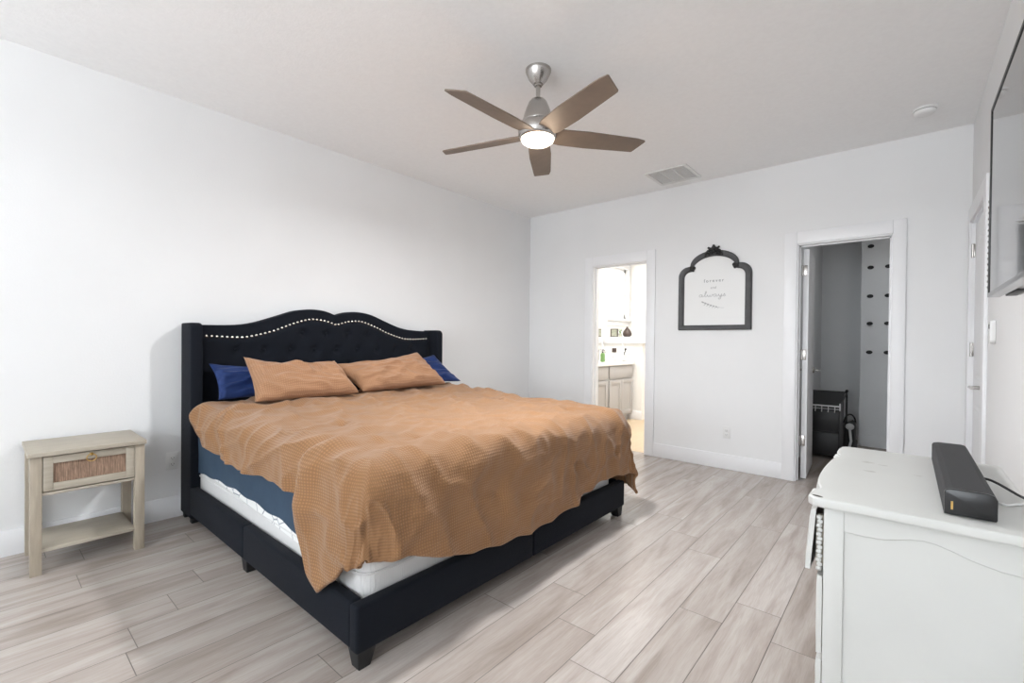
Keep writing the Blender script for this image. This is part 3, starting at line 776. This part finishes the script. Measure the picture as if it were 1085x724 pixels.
b = MB()                                               # carved crest: leaves, scrolls and berries
for (dx, dz, r) in ((0, 2.078, .022), (-.028, 2.066, .019), (.028, 2.066, .019), (0, 2.046, .02), (-.05, 2.045, .018), (.05, 2.045, .018), (-.022, 2.028, .017), (.022, 2.028, .017), (-.066, 2.024, .015), (.066, 2.024, .015), (0, 2.098, .013), (-.046, 2.082, .011), (.046, 2.082, .011), (-.074, 2.004, .013), (.074, 2.004, .013), (-.045, 2.012, .014), (.045, 2.012, .014)):
    b.ball((cx+dx, -.030, dz), r, (1, .8, 1), 2)
for s in (-1, 1):
    b.tube([(cx+s*(.03+.026*cos(a)*(1-a/9)), -.046, 2.042+.022*sin(a)*(1-a/9)) for a in [k*.5 for k in range(14)]], .0048, 6)
    b.tube([(cx+s*(.066+.014*cos(a)), -.04, 2.016+.014*sin(a)) for a in [k*.5 for k in range(10)]], .004, 6)
b.build('carved_crest', M['framed'], sg)
for s in (-1, 1):
    b = MB()
    for (dx, dz, r) in ((.182, 1.905, .017), (.205, 1.888, .017), (.190, 1.878, .012), (.215, 1.910, .012)): b.ball((cx+s*dx, -.026, dz), r, (1, .8, 1), 2)
    b.tube([(cx+s*(.196+.02*cos(a)), -.034, 1.892+.018*sin(a)) for a in [k*.5 for k in range(11)]], .004, 6)
    b.build('corner_scroll', M['framed'], sg)
def text(body, size, x, z, y, m_, parent, name, spacing=1., shear=0.):
    cu = bpy.data.curves.new(name, 'FONT'); cu.body = body; cu.size = size; cu.align_x = 'CENTER'; cu.extrude = .0006; cu.space_character = spacing; cu.shear = shear
    t = bpy.data.objects.new('tmp', cu); C.objects.link(t); bpy.context.view_layer.update()
    me = bpy.data.meshes.new_from_object(t.evaluated_get(bpy.context.evaluated_depsgraph_get())); bpy.data.objects.remove(t)
    o = bpy.data.objects.new(name, me); C.objects.link(o); me.name = name; me.materials.clear(); me.materials.append(m_)
    po = world_of(parent); me.transform(Matrix.Translation(Vector((x, y, z))-po) @ Matrix.Rotation(pi/2, 4, 'X')); o.parent = parent; return o
text('forever', .042, cx, 1.757, -.0125, M['ink'], sg, 'lettering', 1.45)
text('and', .034, cx-.004, 1.694, -.0125, M['inkl'], sg, 'lettering', 1.1, .2)
# the script word always, drawn as pen strokes on a line of height 1
strokes = [
 [(.55, .62), (.35, .72), (.1, .55), (.05, .2), (.25, .02), (.48, .25), (.58, .65), (.56, .2), (.68, .02), (.9, .2)],            # a
 [(.9, .2), (1.15, .8), (1.32, 1.45), (1.22, 1.62), (1.08, 1.2), (1.05, .4), (1.18, .02), (1.4, .2)],                              # l
 [(1.4, .2), (1.52, .6), (1.58, .2), (1.72, .02), (1.9, .3), (1.95, .6), (1.95, .2), (2.12, .02), (2.32, .35), (2.36, .66), (2.6, .5)],  # w
 [(3.05, .62), (2.85, .72), (2.62, .55), (2.58, .2), (2.78, .02), (3.0, .25), (3.08, .65), (3.06, .2), (3.2, .02), (3.4, .25)],    # a
 [(3.4, .25), (3.5, .64), (3.54, .25), (3.7, .05), (3.9, .35), (3.98, .66), (3.9, -.1), (3.7, -.75), (3.45, -.7), (3.6, -.3), (4.2, .2)],  # y
 [(4.2, .2), (4.42, .62), (4.5, .72), (4.48, .45), (4.62, .2), (4.5, .0), (4.28, .06)]]                                           # s
def smooth_path(P, n=6):
    out = []
    for i in range(len(P)-1):
        p0, p1, p2, p3 = P[max(i-1, 0)], P[i], P[i+1], P[min(i+2, len(P)-1)]
        for k in range(n):
            t = k/n; out.append(tuple(.5*((2*p1[d])+(-p0[d]+p2[d])*t+(2*p0[d]-5*p1[d]+4*p2[d]-p3[d])*t*t+(-p0[d]+3*p1[d]-3*p2[d]+p3[d])*t**3) for d in range(len(P[0]))))
    out.append(tuple(P[-1])); return out
b = MB()
for st in strokes: b.tube([(cx-.012+(px-2.35)*.052, -.0125, 1.618+pz*.033) for px, pz in smooth_path(st)], .0015, 6)
b.build('script_lettering', M['ink'], sg)
b = MB(); stem = [(cx-.095+.19*t, -.0125, 1.570-.062*sin(t*1.45)) for t in [k/16 for k in range(17)]]; b.tube(stem, .0012, 6)
for k in range(1, 13):
    p = stem[k]; s = 1 if k % 2 else -1
    L_ = .034*(1-.045*k); a = -.35+s*.62; dx, dz = cos(a), sin(a); nx, nz = -dz*.0085, dx*.0085
    q = [b.bm.verts.new((p[0]-dx*L_*f+nx*w, -.0128, p[2]-dz*L_*f*s*0+dz*L_*f*1.0+nz*w)) for f, w in ((0, 0), (.35, 1), (.7, .8), (1, 0), (.7, -.8), (.35, -1))]
    b.bm.faces.new(q)
b.build('leaf_sprig', M['inkl'], sg)

# ------------------------------------------------------------- dresser
DT = .76
ds = thing('dresser', (3.66, -2.66, 0), 'worn white painted dresser with serpentine top and bowed drawers below the television', 'dresser')
front = [(3.520, -3.082), (3.470, -3.088), (3.443, -3.084), (3.430, -3.066), (3.430, -3.030), (3.436, -2.995), (3.446, -2.975), (3.443, -2.955), (3.434, -2.92), (3.427, -2.86), (3.424, -2.78), (3.424, -2.70), (3.426, -2.62), (3.431, -2.54), (3.437, -2.485), (3.446, -2.465), (3.444, -2.445), (3.436, -2.42), (3.431, -2.38), (3.431, -2.32), (3.436, -2.275), (3.448, -2.258), (3.47, -2.254), (3.52, -2.257)]
poly = front + [(3.884, -2.257), (3.884, -3.082)]
MB().prism(poly, DT-.026, DT, 'z', .006, 3).build('top', M['dresser'], ds)
for (y, s) in ((-2.985, 1), (-2.455, -1)):            # carved knuckles on the front edge of the top
    b = MB(); b.tube([(3.448-.014*cos(a), y+s*.016*sin(a)*1.0, DT-.012+.002*sin(3*a)) for a in [k*pi/8 for k in range(-3, 12)]], [.008-.0003*k for k in range(15)], 8)
    b.ball((3.438, y-s*.012, DT-.008), .009, (1, 1.2, .9), 2)
    b.build('carved_knuckle', M['dresser'], ds)
bx0, bx1, by0, by1 = 3.464, 3.872, -3.045, -2.295
# side frames with a wavy upper rail over a recessed panel
for (yo, s) in ((by0, 1), (by1, -1)):
    b = MB(); y2 = yo+s*.02
    b.box((bx0, min(yo, y2), .06), (bx0+.045, max(yo, y2), DT-.026), .002); b.box((bx1-.018, min(yo, y2), .06), (bx1, max(yo, y2), DT-.026), .002)
    b.box((bx0+.045, min(yo, y2), .06), (bx1-.018, max(yo, y2), .14), .002)
    wav = [(3.509, .669), (3.55, .668), (3.59, .671), (3.615, .677), (3.645, .687), (3.67, .690), (3.692, .688), (3.72, .680), (3.754, .668), (3.80, .658), (3.837, .656), (bx1-.018, .655)]
    rail = [(bx0+.045, DT-.026)] + wav + [(bx1-.018, DT-.026)]
    b.prism(rail, min(yo, y2), max(yo, y2), 'y', .002, 1)
    b.box((bx0+.02, min(yo+s*.009, yo+s*.02), .08), (bx1-.02, max(yo+s*.009, yo+s*.02), DT-.03))
    b.build('side_panel', M['dresser'], ds)
MB().box((bx1-.012, by0+.02, .06), (bx1, by1-.02, DT-.026)).build('back_panel', M['dresser'], ds)
b = MB()
for z in (.06, .285, .515, .715): b.box((bx0, by0+.02, z), (bx0+.03, by1-.02, z+.018), .001)
b.build('front_rails', M['dresser'], ds)
# three bowed drawer fronts
def bow(y):
    f = (y-by0)/(by1-by0); return .016*sin(pi*f)**2+.010*cos(4*pi*f)*sin(pi*f)
for (z0, z1, out, tilt) in ((.543, .714, .030, .013), (.316, .532, .014, 0), (.09, .300, .014, 0)):
    rows = []; n = 44; ya, yb = by0+.004, by1-.004
    for i in range(n+1):
        y = lerp(ya, yb, i/n); e = min(1, i/2, (n-i)/2); col = []
        xs = bx0-out-bow(y)
        for j in range(11):
            f = j/10; z = lerp(z0, z1, f); ed = min(1, min(f, 1-f)*7)
            col.append((xs-.004*ed*e-tilt*(1-f), y, z))
        rows.append([(bx0-out+.012-tilt, y, z0)]+col+[(bx0-out+.012, y, z1)])
    b = MB(); V = b.grid(rows); b.bm.faces.new(V[0]); b.bm.faces.new(V[-1][::-1])
    d = b.build('drawer', M['dresser'], ds)
    b = MB(); b.box((bx0-out+.010, ya+.02, z0+.01), (bx0+.33, ya+.034, z1-.02)); b.box((bx0-out+.010, yb-.034, z0+.01), (bx0+.33, yb-.02, z1-.02)); b.box((bx0-out+.01, ya+.02, z0+.01), (bx0+.33, yb-.02, z0+.018)); b.build('drawer_box', M['oakh'], d)
    if out > .02:                                     # beaded moulding behind the open top drawer front
        b = MB()
        for k in range(13): b.ball((bx0-.012+.002*(k % 2), by0+.011, lerp(z0+.006, z1-.022, k/12)), .0072, (1.1, .8, 1), 1)
        b.build('beaded_moulding', M['dresser'], ds)
for (x, y) in ((bx0+.03, by0+.03), (bx1-.03, by0+.03), (bx0+.03, by1-.03), (bx1-.03, by1-.03)):
    MB().lathe([(.016, 0), (.024, .012), (.019, .03), (.026, .062)], (x, y, 0), n=16).build('foot', M['dresser'], ds)
# worn patches on the top
rnd = random.Random(4); worn = mat('worn_paint', (.76, .755, .735), .6, var=.12, vscale=90)
for (px, py, r) in ((3.535, -2.52, .017), (3.575, -2.535, .010), (3.545, -2.66, .013), (3.665, -2.62, .008)):
    b = MB(); v = [b.bm.verts.new((px+r*(.7+.6*rnd.random())*cos(2*pi*k/11)*1.3, py+r*(.5+.6*rnd.random())*sin(2*pi*k/11), DT+.0004)) for k in range(11)]; b.bm.faces.new(v)
    b.build('worn_patch', worn, ds)

b = MB(); v = [b.bm.verts.new((3.452+.013*cos(2*pi*k/14), -3.070+.007*sin(2*pi*k/14)-.004*cos(2*pi*k/14), DT+.0005)) for k in range(14)]; b.bm.faces.new(v)  # flat brown patch painted in for the dark, worn hollow of the carved knuckle
b.build('bare_wood_chip', M['brown'], ds)['label'] = 'dark bare wood chip at the corner'

# soundbar, with its cord
sbx, sby0, sby1 = 3.752, -3.02, -2.30
sb_ = thing('soundbar', (sbx, -2.66, DT), 'long black soundbar lying on the white dresser', 'soundbar')
prof = [(-.046, 0), (.044, 0), (.046, .004), (.046, .050), (.040, .060), (.030, .063), (-.030, .063), (-.042, .060), (-.046, .054)]
MB().prism([(sbx+a, DT+.003+z) for a, z in prof], sby0+.012, sby1-.012, 'y').build('grille', M['speaker'], sb_)
for (p, q) in ((sby0, sby0+.0125), (sby1-.0125, sby1)): MB().prism([(sbx+a, DT+.003+z) for a, z in prof], p, q, 'y', .003, 2).build('end_cap', M['speakercap'], sb_)
MB().box((sbx-.034, sby0-.0006, DT+.016), (sbx-.030, sby0+.001, DT+.036)).build('badge', M['brass'], sb_)
for yy in (sby0+.1, sby1-.1): MB().box((sbx-.03, yy-.02, DT), (sbx+.03, yy+.02, DT+.0035), .001).build('foot', M['dark'], sb_)
def cord(name, P, r, m_, label, cat='cord'):
    o = MB().tube(smooth_path(P, 8), r, 8).build(name, m_); return tag(o, label, cat)
cord('power_cord', [(sbx+.040, -2.66, DT+.03), (sbx+.07, -2.68, DT+.03), (sbx+.11, -2.76, DT+.018), (3.905, -2.84, DT-.0), (3.925, -2.9, DT-.14), (3.93, -2.92, DT-.4), (3.94, -2.92, .006)], .0035, M['dark'], 'black cord looping from the soundbar over the back of the dresser')
cord('power_cord', [(sbx+.052, -2.80, DT+.0035), (sbx+.08, -2.83, DT+.0035), (3.86, -2.80, DT+.0035), (3.90, -2.76, DT-.01), (3.915, -2.74, DT-.2), (3.94, -2.70, .006)], .003, M['plastic'], 'pale grey cord lying on the dresser beside the soundbar')

# ------------------------------------------------------------- television
TX = 3.858
tv = thing('television', (W, -2.66, 1.36), 'large flat television with silver bezel mounted on the right wall', 'television')
ty0, ty1, tz0, tz1 = -3.33, -2.112, 1.362, 2.052
b = MB(); b.box((TX+.004, ty0, tz0), (TX+.030, ty1, tz1), .003); b.build('casing', M['dark'], tv)
b = MB()
for (p, q) in (((ty0, tz1-.012), (ty1, tz1+.001)), ((ty0-.001, tz0), (ty0+.012, tz1)), ((ty1-.016, tz0), (ty1+.001, tz1))): b.box((TX, p[0], p[1]), (TX+.02, q[0], q[1]), .001)
b.build('bezel', M['dark'], tv)
MB().box((TX-.001, ty0, tz0-.006), (TX+.034, ty1+.002, tz0+.010), .003).build('bottom_trim', M['silver'], tv)
MB().box((TX+.0025, ty0+.008, tz0+.010), (TX+.006, ty1-.016, tz1-.012)).build('screen', M['screen'], tv)
MB().prism([(TX+.030, tz0+.003), (W-.03, tz0-.002), (W-.03, 1.85), (TX+.030, 1.9)], ty0+.05, ty1-.004, 'y', .006).build('rear_housing', M['silver'], tv)
MB().box((TX+.045, -2.35, tz0-.004), (TX+.075, -2.12, tz0+.004), .002).build('port_recess', M['dark'], tv)
MB().box((W-.031, -2.95, 1.5), (W, -2.4, 1.8)).build('wall_mount', M['dark'], tv)
pts_ = [(TX+.004+.004*cos(k*1.1), ty1+.007+.004*sin(k*1.1), lerp(1.385, 1.72, k/90)) for k in range(91)]
tag(MB().tube(pts_, .0028, 6).build('twisted_cord', M['chrome']), 'pale twisted cord hanging down the left edge of the television', 'cord')
cord('power_cord', [(W-.012, -2.93, 1.42), (W-.012, -2.93, 1.2), (W-.010, -2.94, .95), (W-.012, -2.95, .6), (W-.018, -2.95, .15), (W-.03, -2.94, .006)], .0045, M['dark'], 'black cord hanging down the right wall under the television')

# ------------------------------------------------------------- closet contents
ct = thing('storage_cart', (2.96, 1.36, 0), 'black two drawer storage cart on the closet floor', 'storage cart')
c0, c1, f0, f1 = 2.806, 3.128, 1.13, 1.58
b = MB()
for (x, y) in ((c0+.01, f0+.012), (c1-.01, f0+.012), (c0+.01, f1), (c1+.02, f1)): b.tube([(x, y, .02), (x, y, .53 if y < 1.3 else .665)], .009, 8)
b.tube([(c0+.01, f1, .655), (c1+.02, f1, .655)], .008, 8); b.tube([(c0+.01, f0+.012, .52), (c0+.01, f1, .65)], .008, 8); b.tube([(c1-.01, f0+.012, .52), (c1+.02, f1, .65)], .008, 8)
for x, y in ((c0+.01, f1), (c1+.02, f1)): b.ball((x, y, .672), .016, sub=2)
b.build('frame', M['cart'], ct)
MB().prism([(f0+.004, .522), (f1, .660), (f1, .645), (f0+.004, .508)], c0+.004, c1+.004, 'x', .002).build('lid', M['dark'], ct)
MB().prism([(f0+.02, .03), (f0+.02, .51), (f1-.006, .645), (f1-.006, .03)], c1-.010, c1-.004, 'x').build('side_panel', M['cart'], ct)
MB().box((c0+.014, f0+.022, .03), (c1-.014, f1-.02, .50), .006).build('body', M['cart'], ct)
for (z0, z1) in ((.035, .268), (.282, .498)): MB().box((c0+.006, f0-.002, z0), (c1-.006, f0+.021, z1), .006).build('drawer', M['cart'], ct)
MB().box((c0+.02, f0+.03, .502), (c1-.02, f1-.03, .512), .002).build('tray', M['dark'], ct)
for x, y in ((c0+.01, f0+.012), (c1-.01, f0+.012), (c0+.01, f1), (c1+.02, f1)): MB().lathe([(.022, -.011), (.022, .011)], (x, y, .0225), 'x', 16).build('caster', M['dark'], ct)
hk = thing('hook_rail', (2.97, f0-.008, .53), 'white wire hook rail along the front of the black closet cart', 'hook rail')
b = MB(); b.box((c0+.03, f0-.010, .536), (c1+.004, f0-.006, .552), .001); b.box((c1-.004, f0-.012, .500), (c1+.008, f0+.004, .575), .002); b.box((c0+.03, f0-.010, .512), (c1, f0-.006, .517)); b.build('bar', M['white'], hk)
for k in range(5):
    x = lerp(c0+.06, c1-.04, k/4); MB().tube([(x, f0-.010, .548), (x, f0-.011, .50), (x, f0-.018, .482), (x, f0-.030, .484), (x, f0-.034, .496)], .004, 6).build('hook', M['white'], hk)
tag(MB().ball((3.185, 1.50, .30), .04, (1, 1, .9), 2).tube([(3.185, 1.50, .27), (3.20, 1.47, .15), (3.17, 1.44, .006)], .012, 8).build('duster', M['ventdark']), 'grey duster standing beside the black cart in the closet', 'duster')
tb = thing('tote_bag', (3.19, 1.80, 0), 'dark slumped bag on the closet floor behind the black cart', 'bag')
b = MB(); rows = []
for i in range(25):
    a = 2*pi*i/24; row = []
    for j in range(11):
        f = j/10; r = (.125-.03*f)*(1+.12*noise.noise((cos(a)*2, sin(a)*2, f*3)))
        row.append((3.16+r*cos(a)*.55, 1.84+r*sin(a), .001+.30*f+.03*f*noise.noise((cos(a), sin(a), 4))))
    rows.append(row)
V = b.grid(rows); b.bm.faces.new([r[0] for r in V[:-1]]); b.bm.faces.new([r[-1] for r in V[:-1]][::-1]); b.build('body', M['dark'], tb)
MB().tube([(3.16+.05*cos(a), 1.84+.06*cos(a)*.4, .29+.10*sin(a)) for a in [pi*k/12 for k in range(13)]], .008, 8).build('strap', M['dark'], tb)
# black oval hooks in two columns
rowz = (2.31, 2.065, 1.735, 1.42, 1.09)
names = ['topmost', 'second from top', 'third from top', 'fourth from top', 'lowest']
proto = None
for ci, (x, side) in enumerate(((3.308, 'left'), (3.467, 'right'))):
    for ri, z in enumerate(rowz):
        if ci == 1 and ri == 0: continue
        lab = '%s black oval hook in the %s column on the closet wall' % (names[ri] if ci == 0 else (names[ri] if ri else ''), side)
        if ci == 1: lab = '%s black oval hook in the right column on the closet wall' % ['', 'topmost', 'second from top', 'third from top', 'lowest'][ri]
        if proto is None:
            proto = thing('wall_hook', (x, 2.13, z), lab, 'wall hook', 'black oval hooks on the closet wall')
            b = MB(); b.prism([(x+.030*cos(2*pi*k/24), z+.021*sin(2*pi*k/24)) for k in range(24)], 2.122, 2.13, 'y', .002); b.build('plate', M['dark'], proto)
            for s in (-1, 1): MB().lathe([(.007, 0), (.007, -.014), (.012, -.018), (.012, -.024), (.006, -.027)], (x+s*.014, 2.122, z), 'y', 14).build('peg', M['dark'], proto)
        else: copy_tree(proto, (x, 2.13, z), lab)

# ------------------------------------------------------------- bathroom contents
vn = thing('vanity_cabinet', (.22, 1.4, 0), 'grey shaker vanity cabinet seen through the bathroom doorway', 'cabinet')
VX, VE = .49, 1.93                          # front plane and far end
MB().box((-.045, .45, .10), (VX-.02, VE, .845), .002).build('body', M['vanity'], vn)
MB().box((-.045, .45, 0), (VX-.075, VE-.03, .10)).build('toe_kick', M['vanity'], vn)
def shaker(y0, y1, z0, z1, flat=False):
    b = MB(); x0, x1 = VX-.021, VX
    if flat: b.box((x0, y0, z0), (x1, y1, z1), .002)
    else:
        w = .055
        for (p, q) in (((y0, z0), (y0+w, z1)), ((y1-w, z0), (y1, z1)), ((y0+w, z0), (y1-w, z0+w)), ((y0+w, z1-w), (y1-w, z1))): b.box((x0, p[0], p[1]), (x1, q[0], q[1]), .001)
        b.box((x0, y0+w-.002, z0+w-.002), (x1-.010, y1-w+.002, z1-w+.002))
    return b
for (y0, y1) in ((.62, 1.14),): shaker(y0, y1, .66, .83, True).build('drawer', M['vanity'], vn)
shaker(1.20, VE-.02, .66, .83, True).build('drawer', M['vanity'], vn)
for (y0, y1) in ((.62, 1.14), (1.20, 1.552), (1.558, VE-.02)): shaker(y0, y1, .12, .635).build('door', M['vanity'], vn)
cp = thing('vanity_countertop', (.22, 1.4, .845), 'white countertop with low splash on the grey vanity', 'countertop')
MB().box((-.048, .44, .845), (VX+.018, VE+.02, .885), .003).build('slab', M['counter'], cp)
MB().box((-.048, .44, .885), (-.028, VE+.02, .985), .002).build('back_splash', M['counter'], cp)
MB().box((-.028, VE+.0, .885), (VX+.0, VE+.02, .985), .002).build('side_splash', M['counter'], cp)
mr = thing('vanity_mirror', (-.048, 1.2, 1.05), 'frameless mirror on the bathroom wall above the vanity', 'mirror')
MB().box((-.048, .5, 1.04), (-.042, 1.90, 2.12)).build('glass', M['mirror'], mr)
b = MB()
for (p, q) in (((.485, 1.025), (.5, 2.135)), ((1.90, 1.025), (1.93, 2.135)), ((.5, 1.025), (1.90, 1.04)), ((.5, 2.12), (1.90, 2.135))): b.box((-.049, p[0], p[1]), (-.030, q[0], q[1]), .001)
b.build('frame', M['white'], mr)
CT = .885
so_ = thing('soap_bottle', (.25, 1.42, CT), 'green soap bottle with pump on the vanity counter', 'bottle')
MB().lathe([(.030, CT), (.033, CT+.01), (.033, CT+.10), (.026, CT+.125), (.012, CT+.135)], (.25, 1.42, 0), n=20).build('bottle', M['green'], so_)
b = MB().lathe([(.013, CT+.133), (.013, CT+.15), (.005, CT+.152), (.005, CT+.175)], (.25, 1.42, 0), n=14); b.tube([(.25, 1.42, CT+.174), (.275, 1.415, CT+.176), (.285, 1.412, CT+.168)], .005, 8); b.build('pump', M['dark'], so_)
for i, (x, y, lab) in enumerate(((.25, 1.77, 'dark square candle on a curled stem, beside the half wall on the counter'), (.25, 1.235, 'dark square candle on a curled stem, left of the green soap bottle'))):
    t = thing('candle_holder', (x, y, CT), lab, 'candle holder')
    b = MB().lathe([(.034, CT), (.034, CT+.006), (.01, CT+.010)], (x, y, 0), n=20)
    b.tube([(x+.022*sin(a)*(1-a/16), y+.020*cos(a*.9)*(1-a/16), CT+.01+.125*a/10) for a in [k*.5 for k in range(21)]], .004, 7); b.build('curled_stem', M['chrome'], t)
    MB().box((x-.026, y-.026, CT+.135), (x+.026, y+.026, CT+.200), .004).build('candle', M['brown'], t)
fc = thing('faucet', (.10, 1.56, CT), 'thin chrome faucet on the vanity between candle and soap bottle', 'faucet')
b = MB().lathe([(.024, CT), (.024, CT+.008), (.012, CT+.014), (.011, CT+.12)], (.10, 1.56, 0), n=18); b.tube(smooth_path([(.10, 1.56, CT+.11), (.11, 1.56, CT+.16), (.15, 1.56, CT+.18), (.20, 1.56, CT+.16), (.21, 1.56, CT+.13)]), .009, 8); b.build('spout', M['chrome'], fc)
MB().tube([(.10, 1.56, CT+.12), (.07, 1.56, CT+.17)], .006, 8).build('lever', M['chrome'], fc)
mm = thing('makeup_mirror', (.40, 1.90, CT), 'small round white makeup mirror on a gooseneck by the half wall', 'mirror')
b = MB().lathe([(.035, CT), (.035, CT+.008), (.008, CT+.012)], (.36, 1.87, 0), n=20)
b.tube(smooth_path([(.36, 1.87, CT+.01), (.345, 1.87, CT+.24), (.32, 1.87, CT+.42), (.29, 1.87, CT+.47), (.26, 1.87, CT+.44), (.30, 1.87, CT+.40)], 8)[:28], .005, 8); b.build('gooseneck', M['chrome'], mm)
MB().lathe([(.052, 0), (.056, -.006), (.052, -.014), (.045, -.014)], (.44, 1.885, CT+.17), 'y', 28).build('mirror_disc', M['white'], mm)
b = MB(); b.tube([(.36, 1.87, CT+.10), (.385, 1.872, CT+.18), (.40, 1.878, CT+.18)], .007, 8); b.box((.372, 1.862, CT+.17), (.40, 1.885, CT+.20), .004); b.build('swivel', M['dark'], mm)
LZ = 1.26
pf = thing('photo_frame', (.06, 2.05, LZ), 'small sage photo frame standing on the white half wall ledge', 'photo frame')
b = MB()
for (p, q) in (((.03, 0), (.045, .13)), ((.145, 0), (.16, .13)), ((.045, 0), (.145, .012)), ((.045, .118), (.145, .13))): b.box((p[0], 2.045, LZ+p[1]), (q[0], 2.06, LZ+q[1]), .001)
b.build('frame', M['brown'], pf); MB().box((.045, 2.05, LZ+.012), (.145, 2.058, LZ+.118)).build('picture', M['sage'], pf)
vs = thing('vase', (.315, 2.06, LZ), 'dark brown pear shaped vase on the half wall ledge', 'vase')
MB().lathe([(.040, LZ), (.062, LZ+.02), (.070, LZ+.05), (.058, LZ+.09), (.032, LZ+.125), (.016, LZ+.142), (.012, LZ+.150)], (.315, 2.06, 0), n=28).build('body', M['brown'], vs)
MB().lathe([(.012, LZ+.150), (.017, LZ+.155), (.013, LZ+.158)], (.315, 2.06, 0), n=20).build('lip', M['brown'], vs)
tag(MB().lathe([(.028, LZ), (.034, LZ+.01), (.034, LZ+.08), (.03, LZ+.085)], (.45, 2.06, 0), n=20).build('jar', M['white']), 'small white jar right of the brown vase on the ledge', 'jar')
jr = thing('plant_cup', (.19, 2.04, LZ), 'small cup with green sprigs between photo frame and brown vase', 'cup')
MB().lathe([(.022, LZ), (.028, LZ+.05), (.027, LZ+.055)], (.205, 2.04, 0), n=18).build('cup', M['sage'], jr)
b = MB()
for k in range(9):
    a = k*2.4; b.tube([(.205, 2.04, LZ+.04), (.205+.018*cos(a), 2.04+.018*sin(a), LZ+.09+.005*(k % 3)), (.205+.03*cos(a), 2.04+.03*sin(a), LZ+.11+.008*(k % 4))], [.002, .004, .001], 5)
b.build('sprigs', M['green'], jr)
bl = struct(MB().lathe([(.17, H), (.17, H-.02), (.15, H-.05), (.08, H-.065), (.001, H-.068)], (1.15, 1.15, 0), n=32).build('trim_bathroom_lamp', M['bathlens']))  # glowing disc added with the bathroom fill light, out of view
